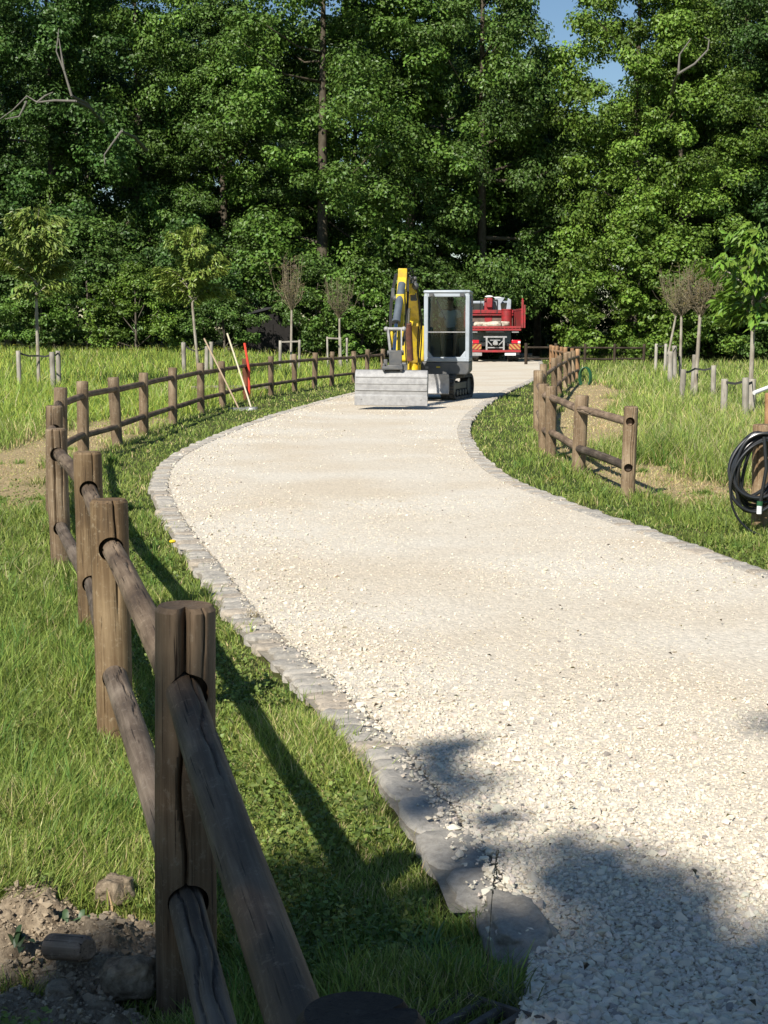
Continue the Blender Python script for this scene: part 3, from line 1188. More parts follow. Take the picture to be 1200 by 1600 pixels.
# small round leaves low among the blades near the camera
x, y = sample_fan(150000, 2.6, 16, 1.7, 0.9)
ok = (~inside(ROAD, x, y)) & (np.minimum(dist_line(LEs, x, y), dist_line(REs, x, y)) > .26) & (noise2(x * 2.3 + 5, y * 2.0, 61) > .42) & ((((x + 0.80) / 0.42) ** 2 + ((y - 3.75) / 0.42) ** 2) > 1)
x, y = x[ok], y[ok]
cv = np.stack([x, y, terrain(x, y) + rng.uniform(.015, .06, len(x)) * (1 + 1.2 * (xlf(y) - x > .3))], 1)
tn_ = rng.normal(0, .45, (len(x), 3)) + np.array([0, 0, 1])
lq, lfc = None, None


def clover():
    V_, F_ = leaf_quads(cv, tn_, rng.uniform(.009, .022, len(cv)) * (1 + cv[:, 1] * .04), .9, fold=.1)
    o = link('clover', arr_mesh('clover', V_, F_, False, np.repeat(pal(len(cv), [(.15, .21, .045), (.22, .29, .07), (.11, .155, .035)], [2, 2, 1]), 4, 0)), M['grass'])
    tag(o, 'low clover and small round leaves among the near grass', 'clover', kind='stuff')


# small flowers in the left meadow
x, y = sample_fan(9000, 16, 70, 1.4, 0.5)
ok = (xlf(y) - x > 1.5) & (noise2(x * 0.5, y * 0.25, 77) > 0.45)
x, y = x[ok], y[ok]
s = np.clip(0.0007 * y, .012, .04)
pos = np.stack([x, y, terrain(x, y) + np.where(y > 26, 0.42, 0.22) + rng.uniform(-.08, .12, len(x))], 1)
petal = leaf_mat('petal', 0.6, 0.2)
fl = scatter_rocks('buttercups', pos, s * .45, [hull_rock(8, 3, 0.4)], pal(len(x), [(0.75, 0.62, 0.06), (0.7, 0.66, 0.3), (.75, .75, .6)], [5, 2, 1], .05), mat=petal)
tag(fl, 'tiny yellow buttercups scattered through the left meadow', 'flowers', kind='stuff')

# ------------------------------------------------------------------ trees
def leaf_quads(c, nrm, size, asp, tang=None, fold=0.12):
    N = len(c)
    t = rng.normal(0, 1, (N, 3)) if tang is None else tang + rng.normal(0, 0.25, (N, 3))
    nrm = nrm / (np.linalg.norm(nrm, axis=1, keepdims=True) + 1e-9)
    t = t - nrm * (t * nrm).sum(1, keepdims=True)
    t /= (np.linalg.norm(t, axis=1, keepdims=True) + 1e-9)
    b = np.cross(nrm, t)
    s = size[:, None]
    up = nrm * s * fold
    P = np.stack([c - t * s * .5, c + b * s * asp * .5 + up, c + t * s * .5, c - b * s * asp * .5 + up], 1)
    F_ = np.arange(N * 4).reshape(N, 4)
    return P.reshape(-1, 3), F_


def unit(N):
    v = rng.normal(0, 1, (N, 3))
    return v / np.linalg.norm(v, axis=1, keepdims=True)


def crown_mesh(name, H, zb, Rc, lobes, per, leaf, base_col, lobe_r=(0.9, 1.7), shape=2.0, sub=7, asp=0.75, skirt=0.55):
    """many leaves grouped in lobes of smaller clusters, spread over a crown volume"""
    cs = []
    for i in range(lobes):
        t = (i + rng.random()) / lobes
        z = zb + (H - zb) * t
        prof = (1 - abs(2 * t - 0.85) ** shape * (1 if t > .42 else 1 - skirt))
        rr = Rc * max(prof, 0.15) * (0.45 + 0.55 * rng.random() ** 0.35) * (0.85 + 0.3 * rng.random())
        a = i * 2.39996 + rng.normal(0, 0.5)
        cs.append((rr * math.cos(a), rr * math.sin(a), z, rng.uniform(*lobe_r)))
    P, Nn, Cl = [], [], []
    for (cx, cy, cz, lr) in cs:
        tone = rng.uniform(0.65, 1.3)
        for k in range(sub):
            d = unit(1)[0]; d[2] = d[2] * 0.55 + 0.1
            sr = lr * rng.uniform(0.35, 0.62)
            sc = np.array([cx, cy, cz]) + d * lr * 0.75
            n = int(per * (sr / lr / .5) ** 2)
            u = unit(n)
            q = u * (rng.random((n, 1)) ** 0.4) * sr * np.array([1.1, 1.1, 0.62])
            P.append(sc + q)
            Nn.append(u * 1.0 + unit(n) * 0.55 + np.array([0, 0, 0.5]))
            Cl.append(np.array(base_col) * tone * (1 + rng.normal(0, 0.18, (n, 1))) * (1 + rng.normal(0, .05, (n, 3))))
    P = np.vstack(P); Nn = np.vstack(Nn); Cl = np.clip(np.vstack(Cl), 0.004, 1)
    V_, F_ = leaf_quads(P, Nn, leaf * rng.uniform(0.7, 1.3, len(P)), asp)
    return arr_mesh(name, V_, F_, False, np.repeat(Cl, 4, 0)), cs


def trunk_mesh(name, H, r0, cs, seed, bare=0.15, wig=0.25, limbs=14):
    g = random.Random(seed)
    mb = MB()
    n = 12
    pts, rr = [], []
    ax, ay = g.uniform(-wig, wig), g.uniform(-wig, wig)
    for i in range(n + 1):
        t = i / n
        pts.append((ax * math.sin(3 * t) * t * 1.5, ay * math.sin(2.3 * t) * t * 1.5, -0.2 + (H + .2) * t))
        rr.append(r0 * (1.25 if i == 0 else 1) * (1 - t) ** 0.8 + 0.02)
    mb.tube(pts, rr, 12)
    for c in g.sample(cs, min(limbs, len(cs))):
        z = max(c[2] - g.uniform(0.8, 2.5), H * bare)
        k = min(int(z / H * n), n - 1)
        a = Vector(pts[k]); a.z = z
        b = Vector(c[:3])
        m_ = (a + b) / 2 + Vector((g.uniform(-.4, .4), g.uniform(-.4, .4), -0.1 * (b - a).length))
        r1 = rr[k] * 0.45
        mb.tube([a, (a + m_) / 2, m_, (m_ + b) / 2, b], [r1, r1 * .8, r1 * .6, r1 * .4, 0.015], 7)
    mb_o = bpy.data.meshes.new(name)
    mb_o.from_pydata(mb.v, [], mb.f)
    mb_o.polygons.foreach_set('use_smooth', [True] * len(mb_o.polygons))
    return mb_o


LEAFC = (0.086, 0.152, 0.030)
clover()
variants = []
for k, (H, zb, Rc, lo) in enumerate([(25, 2.5, 5.2, 120), (23, 3.5, 5.6, 110), (26, 1.8, 4.8, 125), (22, 5.0, 5.0, 100), (24, 3.0, 6.0, 125)]):
    me, cs = crown_mesh('crown', H, zb, Rc, int(lo * .66), 150, 0.195, LEAFC, (1.1, 2.2))
    tm = trunk_mesh('trunk', H * 0.92, 0.34, cs, k)
    tm.materials.append(M['bark']); me.materials.append(M['leaf'])
    variants.append((me, tm))
bvar = []
for k, (H, Rc, lo) in enumerate([(4.2, 2.4, 34), (3.2, 2.2, 26), (5.5, 2.6, 44)]):
    me, cs = crown_mesh('foliage', H, 0.35, Rc, lo, 60, 0.15, LEAFC, (0.5, 0.95), skirt=0.9)
    tm = trunk_mesh('stem', H * 0.8, 0.06, cs, 30 + k, bare=0.05, limbs=8)
    tm.materials.append(M['bark']); me.materials.append(M['leaf'])
    bvar.append((me, tm))


def put_tree(name, var, px, Y, label, cat, tone, rz, sc=(1, 1, 1), group=None, crown_name='crown', trunk_name='trunk', bark=(1, 1, 1)):
    x = (px - 600) / 2400 * Y
    root = empty(name, (x, Y, tz(x, Y)), rz)
    root.scale = sc
    tag(root, label, cat, group)
    c = link(crown_name, var[0], None, root); c.color = (*tone, 1)
    t = link(trunk_name, var[1], None, root); t.color = (*bark, 1)
    return root


G1 = (1.0, 1.0, 1.0)
GB = (0.75, 0.85, 0.9)
GYL = (1.5, 1.4, 1.0)
GBR = (1.2, 1.22, 1.0)
TR = [
    (0, -40, 82, GB, 'tall dark tree at the left edge of the wood, behind the leafy sapling', 0.3, 1.0),
    (1, 95, 85, GB, 'tall oak behind the leftmost leafy sapling, second from the left in the front row', 1.7, 1.02),
    (4, 225, 87, GBR, 'broad green tree standing behind the second leafy sapling', 4.0, (.85, .85, 1.0)),
    (2, 358, 86, G1, 'tree rising above the dark shed at the wood edge', 2.2, (.8, .8, .72)),
    (4, 505, 84, GBR, 'full-crowned tree behind the two thin twiggy saplings on the left', 0.9, 1.06),
    (1, 640, 87, GBR, 'tall tree directly behind the excavator', 5.1, 1.08),
    (0, 752, 85, G1, 'tall tree rising behind the red truck', 3.3, (.86, .86, 1.03)),
    (3, 838, 93, GB, 'dark slim tree just right of the red truck', 1.1, (.7, .7, .66)),
    (3, 985, 84, GYL, 'light green tree with a thick visible trunk right of the truck', 2.6, (.88, .88, 1.06)),
    (1, 1060, 83, GYL, 'yellow-green tree behind the twiggy saplings on the right', 0.2, 0.80),
    (2, 1150, 88, G1, 'dark green tree behind the drooping sapling at the right', 3.9, 1.0),
    (0, 1262, 83, GB, 'tree at the right edge of the wood', 5.5, 1.0),
]
for v, px, Y_, tone, lab, rz, s_ in TR:
    put_tree('broadleaf_tree', variants[v], px, Y_, lab, 'tree', tone, rz, s_ if isinstance(s_, tuple) else (s_, s_, s_), bark=(.85, .82, .75))
for k, (px, Y_) in enumerate([(-110, 100), (20, 103), (150, 99), (300, 104), (420, 100), (560, 104), (690, 99), (800, 108), (1000, 103), (1110, 99), (1220, 104), (1330, 98), (870, 112)]):
    s_ = {800: .68, 870: .60, 1000: .64, 300: .84, 420: .84}.get(px, 0.94)
    put_tree('broadleaf_tree', variants[(k * 2 + 1) % 5], px, Y_, 'tree deeper in the wood, mostly hidden by the front row', 'tree', (0.8, .85, .9), k * 1.3, (s_, s_, s_), group='trees of the second row')

# bare pale boughs reaching out of the foliage
M['deadwood'] = plain('dead_wood', (.17, .155, .13), .8, noise=.3, scale=6)
for (lab, Yb, paths) in [
    ('pale crooked dead bough sticking out of the foliage at the upper left', 75.5, [[(118, 158), (85, 157), (58, 160), (42, 150), (20, 172), (0, 186)], [(58, 160), (70, 150), (83, 144)], [(42, 158), (30, 182), (8, 186)]]),
    ('thin dark dead branch standing up above the pale bough, upper left', 75.8, [[(112, 150), (100, 110), (88, 80), (92, 45)], [(100, 110), (92, 60)]]),
    ('short curved grey bough end in the middle of the left foliage', 76.0, [[(190, 205), (175, 225), (163, 242), (164, 257)]]),
    ('pale forked dead bough high at the upper right', 76.5, [[(1060, 115), (1085, 100), (1106, 78), (1108, 62), (1100, 58)], [(1060, 115), (1062, 85), (1080, 60)]])]:
    b0 = D(*paths[0][0], Yb)
    rt_ = empty('dead_bough', b0)
    tag(rt_, lab, 'dead bough')
    mb = MB()
    for pa in paths:
        pts = [D(px, py, Yb) - b0 for px, py in pa]
        mb.tube(pts, [.05 * (1 - .8 * i / (len(pts) - 1)) + .012 for i in range(len(pts))], 8)
    back = Vector((0.5, 4.5, -0.4))
    mb.tube([Vector((0, 0, 0)), back * .5 + Vector((0, 0, .2)), back], [.066, .08, .1], 8)
    mb.build('bough', M['deadwood'], rt_)

# dense far wood behind
def far_wood():
    P, Nn, Cl = [], [], []
    for i in range(420):
        x = rng.uniform(-46, 50); y = rng.uniform(112, 134)
        top = 24 - 7 * math.exp(-((x - 15) / 5.0) ** 2) - 4 * math.exp(-((x + 10) / 3.0) ** 2) - 5 * math.exp(-((x - 27) / 3) ** 2)
        z = rng.uniform(0.5, top)
        r_ = rng.uniform(1.6, 3.0)
        n = 330
        u = unit(n)
        P.append(np.array([x, y, z]) + u * (rng.random((n, 1)) ** .4) * r_ * np.array([1, 1, .7]))
        Nn.append(u + unit(n) * .7 + np.array([0, 0, .5]))
        Cl.append(np.array(LEAFC) * rng.uniform(.6, 1.1) * (1 + rng.normal(0, .15, (n, 1))))
    P = np.vstack(P)
    V_, F_ = leaf_quads(P, np.vstack(Nn), rng.uniform(.35, .6, len(P)), .8)
    me = arr_mesh('far_wood', V_, F_, False, np.repeat(np.clip(np.vstack(Cl) * np.ones((1, 3)), .004, 1), 4, 0))
    o = link('far_wood', me, M['leaf'])
    tag(o, 'dark depth of the wood behind the standing trees', 'woodland', kind='stuff')


far_wood()

BU = [(0, -10, 79, G1, 1.1, 'round bush at the far left below the trees'),
      (1, 60, 77, GBR, 1.0, 'low leafy bush behind the leftmost sapling'),
      (2, 140, 79, G1, 1.15, 'tall bush left of the two leafy saplings gap'),
      (0, 215, 76, GYL, 0.95, 'brighter green bush left of the second leafy sapling'),
      (2, 290, 80, GB, 1.15, 'dark tall bush right behind the second leafy sapling'),
      (1, 352, 77, G1, 0.85, 'small dark bush just left of the shed'),
      (2, 500, 79, G1, 0.9, 'bush between the two twiggy saplings on the left'),
      (0, 565, 78, GBR, 1.15, 'bush left of the excavator boom'),
      (2, 625, 82, G1, 1.2, 'tall bush hidden behind the excavator arm'),
      (0, 700, 84, G1, 1.2, 'bush between excavator cab and the wood'),
      (2, 985, 80, GYL, 1.35, 'bright yellow-green bush right of the thick trunk'),
      (2, 1045, 78, GYL, 1.1, 'bright bush behind the right twiggy saplings'),
      (1, 1110, 80, G1, 1.1, 'low dark bush between the right saplings'),
      (0, 1165, 79, G1, 1.1, 'bush behind the drooping sapling on the right'),
      (2, 1235, 80, G1, 1.1, 'bush at the right edge of the wood')]
for k, (v, px, Y_, tone, s_, lab) in enumerate(BU):
    put_tree('bush', bvar[v], px, Y_, lab, 'bush', tone, k * 2.1, (s_, s_, s_), crown_name='foliage', trunk_name='stem')

# ------------------------------------------------------------------ saplings
def leafy_sapling(px, Y, ztrunk, H, Rc, label, n, tone, seed, lean=0.0, leaf=0.19):
    g = random.Random(seed)
    x = (px - 600) / 2400 * Y
    z0 = tz(x, Y)
    root = empty('leafy_sapling', (x, Y, z0))
    tag(root, label, 'young tree')
    mb = MB()
    pts = [(lean * (1 - i / 6), 0.02 * math.sin(i), (ztrunk + .3) * i / 6 - 0.05) for i in range(7)]
    mb.tube(pts, [0.05 - 0.002 * i for i in range(7)], 10)
    top = Vector(pts[-1])
    P, T, Nn = [], [], []
    nb = 26
    for i in range(nb):
        a = i * 2.4 + g.uniform(-.4, .4)
        t = g.random() ** 0.8
        rr = Rc * (1 - abs(2 * t - 0.9) ** 2.2 * 0.75) * g.uniform(0.6, 1.08)
        e = Vector((rr * math.cos(a), rr * math.sin(a), ztrunk + (H - ztrunk) * t))
        s = Vector((0, 0, ztrunk + (H - ztrunk) * t * 0.45))
        m_ = (s + e) / 2 + Vector((0, 0, 0.18))
        pp = [s, (s + m_) / 2 + Vector((0, 0, .05)), m_, (m_ + e) / 2 + Vector((0, 0, .06)), e]
        mb.tube(pp, [0.02, .016, .012, .009, .004], 6)
        for _ in range(n // nb):
            u = g.random() ** 0.6
            k = min(int(u * 4), 3); f = u * 4 - k
            c = pp[k].lerp(pp[k + 1], f)
            out = Vector((math.cos(a) + g.uniform(-.9, .9), math.sin(a) + g.uniform(-.9, .9), g.uniform(-1.5, 0.1))).normalized()
            c = c + out * leaf * 0.7 + Vector((g.uniform(-1, 1), g.uniform(-1, 1), g.uniform(-1, 1))) * 0.13
            P.append(c); T.append(out)
            Nn.append(Vector((math.cos(a) * .6 + g.uniform(-.7, .7), math.sin(a) * .6 + g.uniform(-.7, .7), g.uniform(.2, 1.2))))
    P = np.array(P); T = np.array(T); Nn = np.array(Nn)
    V_, F_ = leaf_quads(P, Nn, leaf * rng.uniform(.7, 1.25, len(P)), 0.36, T, 0.08)
    cl = np.clip(np.array([[0.085, 0.13, 0.03]]) * rng.uniform(.7, 1.3, (len(P), 1)) * (1 + rng.normal(0, .06, (len(P), 3))), .01, 1)
    c = link('crown', arr_mesh('crown', V_, F_, False, np.repeat(cl, 4, 0)), M['leaf2'], root)
    c.color = (*tone, 1)
    tr = mb.build('trunk', M['palebark'], root)
    return root, x, z0


def twiggy_sapling(px, Y, ztrunk, H, Rc, label, seed, lean=0.0, tone=(0.12, 0.13, 0.035), nl=420, reach=0):
    g = random.Random(seed)
    x = (px - 600) / 2400 * Y
    z0 = tz(x, Y)
    root = empty('twiggy_sapling', (x, Y, z0))
    tag(root, label, 'young tree')
    mb = MB()
    pts = [(-lean * (1 - i / 6), 0, ztrunk * i / 6 - (0.1 if i == 0 else 0)) for i in range(7)]
    mb.tube(pts, [0.052 - 0.002 * i for i in range(7)], 10)
    mb.build('trunk', M['palebark'], root)
    tw = MB()
    P = []
    for i in range(36):
        a = g.uniform(0, 2 * PI)
        t = g.random()
        rr = Rc * g.uniform(0.25, 1.0) * (0.55 + .75 * math.sin(min(t, .8) / .8 * PI / 2 + .3) - .25 * t)
        e = Vector((rr * math.cos(a), rr * math.sin(a), ztrunk + (H - ztrunk) * (0.35 + .65 * t)))
        s = Vector((0, 0, ztrunk - g.uniform(0, .12)))
        m_ = s.lerp(e, 0.45) + Vector((math.cos(a), math.sin(a), 0)) * rr * 0.28
        pp = [s, s.lerp(m_, .5) + Vector((0, 0, .02)), m_, m_.lerp(e, .5), e]
        tw.tube(pp, [.016, .013, .010, .007, .004], 5)
        for _ in range(7):
            u = g.uniform(.3, 1); k = min(int(u * 4), 3)
            c = pp[k].lerp(pp[k + 1], u * 4 - k)
            d = Vector((g.uniform(-1, 1), g.uniform(-1, 1), g.uniform(-.2, 1.3))).normalized() * g.uniform(.15, .42)
            tw.tube([c, c + d * .5 + Vector((0, 0, -.015)), c + d], [.006, .0045, .003], 4)
            P += [c + d * g.uniform(.2, 1) for _ in range(nl // 160 + 1)]
    tw.build('twigs', M['twig'], root)
    P = np.array([p[:] for p in P])
    V_, F_ = leaf_quads(P, unit(len(P)) + np.array([0, -.4, .5]), rng.uniform(.035, .075, len(P)), 0.6)
    cl = np.clip(np.array([tone]) * rng.uniform(.7, 1.3, (len(P), 1)) * np.ones((1, 3)), .01, 1)
    link('crown', arr_mesh('crown', V_, F_, False, np.repeat(cl, 4, 0)), M['leaf2'], root)
    return root


leafy_sapling(62, 41, 2.3, 4.75, 1.32, 'leafy sapling with white-ringed trunk at the far left, tied between grey stakes', 8500, (2.3, 2.0, 1.9), 1)
leafy_sapling(303, 50, 2.1, 4.8, 1.6, 'leafy sapling with a forked crown, left of the twiggy saplings and above the leaning tools', 10500, (2.4, 2.1, 1.7), 2, lean=0.18, leaf=.17)
leafy_sapling(1172, 29, 1.75, 3.55, 1.15, 'sapling with long drooping leaves at the right, next to two grey stakes', 2100, (1.7, 1.9, 1.1), 3, leaf=.22)
twiggy_sapling(457, 60, 2.35, 4.4, 0.95, 'nearly bare brown twiggy sapling between two stakes with a crossbar', 4, lean=0.05, tone=(.16, .13, .05))
twiggy_sapling(531, 66, 2.15, 3.95, 0.85, 'small green-tinged twiggy sapling just left of the excavator', 5, tone=(.11, .14, .04), nl=900)
twiggy_sapling(1053, 60, 2.2, 3.95, 0.8, 'twiggy sapling with a leaning trunk, leftmost of the three on the right', 6, lean=0.40, nl=700)
twiggy_sapling(1061, 50, 2.1, 3.75, 0.75, 'upright twiggy sapling, middle of the three on the right', 7, tone=(.14, .13, .04))
twiggy_sapling(1090, 37, 2.02, 3.2, 0.6, 'nearest of the three right twiggy saplings, pale trunk with looping lower branches', 8, lean=0.08, tone=(.15, .12, .045))


def stake_set(Y, stakes, ties, label, bar_=False, w=0.075):
    """stakes: (px, top y, bottom y, Y)"""
    pts = []
    for (px, yt, dy) in stakes:
        p = D(px, yt, Y + dy)
        pts.append(p)
    O = Vector((pts[0].x, pts[0].y, tz(pts[0].x, pts[0].y)))
    root = empty('tree_support', O)
    tag(root, label, 'tree stakes')
    g = random.Random(int(Y * 10))
    for p in pts:
        b = tz(p.x, p.y)
        L = p.z - b
        me = log_mesh('stake', L, w / 2 * g.uniform(.9, 1.1), 14, 8, int(p.x * 99) % 997, z0=-0.15, lump=.04, chamfer=.008)
        o = link('stake', me, M['stake'], root)
        o.location = Vector((p.x, p.y, b)) - O
        o.rotation_euler = (g.gauss(0, .01), g.gauss(0, .02), 0)
        k = g.uniform(.85, 1.15)
        o.color = (k, k, k, 1)
    for a, b in ties:
        def pt(q):
            if isinstance(q, int):
                return pts[q] - Vector((0, 0, 0.06))
            return D(q[0], q[1], Y + q[2])
        A, B = pt(a) - O, pt(b) - O
        if bar_:
            MB().bar(A, B, 0.05, 0.06).build('crossbar', M['stake'], root, bevel=.005)
        else:
            m_ = (A + B) / 2 - Vector((0, 0, 0.04))
            mb = MB()
            for s_, e_ in ((A, m_), (m_, B)):
                mb.bar(s_, e_, 0.012, 0.045)
            mb.build('strap', M['strap'], root)
    return root


M['strap'] = plain('strap', (0.05, 0.05, 0.045), 0.8, noise=.4, scale=30)
stake_set(40.5, [(29, 548, 0), (82, 550, -0.7), (91, 548, .6)], [(0, (60, 556, .4)), ((60, 556, .4), 1), (1, 2)], 'three grey stakes strapped round the leftmost leafy sapling', w=.13)
stake_set(50, [(287, 535, 0), (322, 541, -.8), (330, 534, .6)], [(0, (306, 549, .1)), ((306, 549, .1), 2)], 'grey and brown stakes strapped round the forked leafy sapling', w=.13)
stake_set(59.5, [(437, 532, 0), (467, 531, 0)], [(0, 1)], 'pair of stakes joined by a crossbar round the bare brown sapling', True, .11)
stake_set(66, [(512, 526, 0), (533, 527, -.8), (542, 528, .8)], [(0, 1)], 'thin pale stakes with a bar round the small sapling left of the excavator', True, .09)
stake_set(60, [(1025, 537, 0), (1040, 537, -.5)], [(0, 1)], 'two pale stakes in front of the leaning twiggy sapling', w=.11)
stake_set(49, [(1048, 549, -1.5), (1056, 540, .6)], [(0, 1)], 'wide reddish stake and thin stake beside the upright twiggy sapling', w=.15)
stake_set(36, [(1066, 577, -1), (1083, 554, 2), (1115, 571, .8)], [(0, (1086, 576, .8)), ((1086, 576, .8), 2)], 'stakes strapped round the nearest twiggy sapling on the right', w=.12)
stake_set(28.6, [(1132, 592, 0), (1166, 590, -.6), (1176, 592, .2)], [(0, 1), (1, 2)], 'stakes strapped round the drooping sapling at the right', w=.125)

# ------------------------------------------------------------------ excavator
M['yellow'] = plain('machine_yellow', (0.78, 0.56, 0.02), 0.42, noise=0.35, scale=5, dirt=(0.55, 0.38, 0.05))
M['cabgrey'] = plain('cab_grey', (0.40, 0.44, 0.48), 0.4, noise=.2, scale=4, dirt=(0.33, 0.36, 0.38))
M['darkgrey'] = plain('machine_dark_grey', (0.075, 0.08, 0.085), 0.5, dirt=(0.13, 0.125, 0.115), noise=.2, scale=4)
M['rubber'] = plain('rubber', (0.03, 0.03, 0.03), 0.85, dirt=(0.14, 0.13, 0.11), noise=.2, scale=9, bump=.4)
M['steel'] = plain('worn_steel', (0.36, 0.355, 0.345), 0.6, metal=0.1, dirt=(0.27, 0.265, 0.26), noise=.2, scale=11, bump=.15)
M['chrome'] = plain('cylinder_rod', (0.6, 0.6, 0.6), 0.2, metal=1.0)
M['barrel'] = plain('cylinder_barrel', (0.11, 0.13, 0.15), 0.4, noise=.2)
M['rust'] = plain('rusty_steel', (0.20, 0.075, 0.045), 0.7, dirt=(0.10, 0.05, 0.035), noise=.4)
M['black'] = plain('black_plastic', (0.015, 0.015, 0.016), 0.5)
M['seat'] = plain('seat_cloth', (0.04, 0.04, 0.045), 0.9)


def glass_mat(name, tint, f0=0.12):
    m, n, l, b = new_mat(name)
    tr = n.new('ShaderNodeBsdfTransparent'); tr.inputs['Color'].default_value = (*tint, 1)
    gl = n.new('ShaderNodeBsdfGlossy'); gl.inputs['Roughness'].default_value = 0.03
    fr = n.new('ShaderNodeFresnel'); fr.inputs['IOR'].default_value = 1.5
    ad = n.new('ShaderNodeMath'); ad.operation = 'ADD'; ad.inputs[1].default_value = f0; ad.use_clamp = True
    l.new(fr.outputs[0], ad.inputs[0])
    mx = n.new('ShaderNodeMixShader')
    l.new(ad.outputs[0], mx.inputs[0]); l.new(tr.outputs[0], mx.inputs[1]); l.new(gl.outputs[0], mx.inputs[2])
    l.new(mx.outputs[0], n['Material Output'].inputs['Surface'])
    return m


M['glass'] = glass_mat('cab_glass', (0.74, 0.82, 0.84), 0.015)

EX, EY, EZ = 1.05, 36.1, 0.045
ex = empty('mini_excavator', (EX, EY, EZ))
tag(ex, 'compact yellow and grey tracked excavator holding its wide grading bucket over the gravel', 'excavator')


def rz(o, deg):
    o.rotation_euler = (0, 0, R(deg))
    return o


UR, HR = -16, -6
# undercarriage
mb = MB()
mb.box((0, 0, 0.36), (0.9, 1.2, 0.22)).cyl((0, 0, 0.44), (0, 0, 0.6), 0.36, n=28)
mb.box((0, -0.55, 0.34), (0.7, 0.25, 0.16)).box((0, 0.5, 0.32), (1.1, 0.3, 0.14)).box((0, -0.4, 0.32), (1.1, 0.3, 0.14))
rz(mb.build('undercarriage', M['darkgrey'], ex, bevel=.015), UR)


def stadium(L, H, n=9, rr=None):
    pts = []
    r0 = H / 2
    for s, a0 in ((1, -90), (-1, 90)):
        for i in range(n + 1):
            a = R(a0 + 180 * i / n)
            pts.append((s * (L / 2 - r0) + r0 * math.cos(a), r0 + r0 * math.sin(a)))
    return pts


for s in (-1, 1):
    cx = s * 0.69
    out = stadium(2.1, 0.54)
    inn = stadium(1.98, 0.42)
    mb = MB()
    n = len(out)
    vs = []
    for w in (-0.16, 0.16):
        vs += [(cx + w, a, b) for a, b in out]
        vs += [(cx + w, a, b + 0.06) for a, b in inn]
    fs = []
    for i in range(n):
        j = (i + 1) % n
        fs += [(i, j, j + 2 * n, i + 2 * n), (n + i, n + i + 2 * n, n + j + 2 * n, n + j), (i, i + n, j + n, j), (i + 2 * n, j + 2 * n, j + 3 * n, i + 3 * n)]
    mb.add(vs, fs)
    # lugs round the belt
    per = []
    for i in range(n):
        a, b = out[i], out[(i + 1) % n]
        d = math.dist(a, b)
        k = max(1, int(round(d / 0.075)))
        for q in range(k):
            t = q / k
            per.append((a[0] + (b[0] - a[0]) * t, a[1] + (b[1] - a[1]) * t, math.atan2(b[1] - a[1], b[0] - a[0])))
    for a, b, an in per[::1]:
        rot = Matrix.Rotation(an, 3, 'X')
        off = Vector((0, math.sin(an), -math.cos(an))) * 0.012
        mb.box(Vector((cx, a, b)) + off, (0.30, 0.035, 0.024), rot)
    tr = rz(mb.build('track', M['rubber'], ex, smooth=False), UR)
    mb = MB()
    mb.cyl((cx - .1, -0.80, 0.27), (cx + .1, -0.80, 0.27), 0.20, n=20).cyl((cx - .1, 0.80, 0.27), (cx + .1, 0.80, 0.27), 0.20, n=20)
    for q in (-0.42, -0.14, 0.14, 0.42):
        mb.cyl((cx - .11, q, 0.14), (cx + .11, q, 0.14), 0.075, n=16)
    mb.box((cx, 0, 0.30), (0.16, 1.45, 0.15))
    wh = mb.build('track_rollers', M['darkgrey'], tr, bevel=.006)
# dozer blade
mb = MB()
prof = [(-1.56, .17), (-1.50, .15), (-1.47, .30), (-1.47, .46), (-1.52, .60), (-1.56, .60), (-1.51, .46), (-1.51, .30)]
mb.prism(prof, 1.7, 'x')
for s in (-.42, .42):
    mb.bar((s, -1.48, .36), (s, -.5, .36), .09, .14)
rz(mb.build('dozer_blade', M['steel'], ex, bevel=.006), UR)
# house floor, skirt and hood
mb = MB()
mb.prism([(-0.86, .62), (.98, .62), (.98, .84), (-0.86, .84)], 1.5, 'y', -.05)
mb.prism([(-.12, .56), (.93, .56), (.99, .64), (.99, .86), (-.12, .86)], 1.4, 'y', -.16)
rz(mb.build('house_base', M['darkgrey'], ex, bevel=.03), HR)
mb = MB()
mb.box((-0.43, 0.30, 1.26), (0.74, 1.05, 0.84))
rz(mb.build('engine_hood', M['yellow'], ex, bevel=.06), HR)
mb = MB()
mb.prism([(-.8, .84), (.85, .84), (.85, 1.25), (.6, 1.5), (-.5, 1.5), (-.8, 1.25)], .4, 'y', .78)
rz(mb.build('counterweight', M['darkgrey'], ex, bevel=.04), HR)
# small plates on the skirt
rz(MB().box((.02, -.868, .73), (.07, .006, .05)).build('plate', M['steel'], ex), HR)
rz(MB().box((.28, -.868, .74), (.09, .006, .03)).build('plate', M['yellow'], ex), HR)

# cab
CX0, CX1, CY0, CY1, CZ0, CZ1 = -.05, .99, -.87, .55, .86, 2.44
mb = MB()
pw = .095
# front frame as bars with chamfered lower corners
for x0 in (CX0 + pw / 2, CX1 - pw / 2):
    mb.bar((x0, CY0 + .04, CZ0 + .04), (x0, CY0 + .04, CZ1 - .06), .085, pw, up=(1, 0, 0))
    mb.bar((x0, CY1 - .04, CZ0), (x0, CY1 - .04, CZ1 - .06), .085, pw, up=(1, 0, 0))
    mb.bar((x0, CY0, CZ0 + .05), (x0, CY1, CZ0 + .05), pw * .9, .10)
    mb.bar((x0, CY0, CZ1 - .07), (x0, CY1, CZ1 - .07), pw * .9, .08)
    mb.bar((x0, -.1, CZ0), (x0, -.1, CZ1 - .06), .07, pw * .8, up=(1, 0, 0))
mb.box(((CX0 + CX1) / 2, CY0 + .037, CZ0 + .055), (CX1 - CX0 - .1, .08, .11))
mb.prism([(CX0 + .08, CZ0 + .08), (CX0 + .22, CZ0 + .10), (CX0 + .085, CZ0 + .27)], .07, 'y', CY0 + .042)
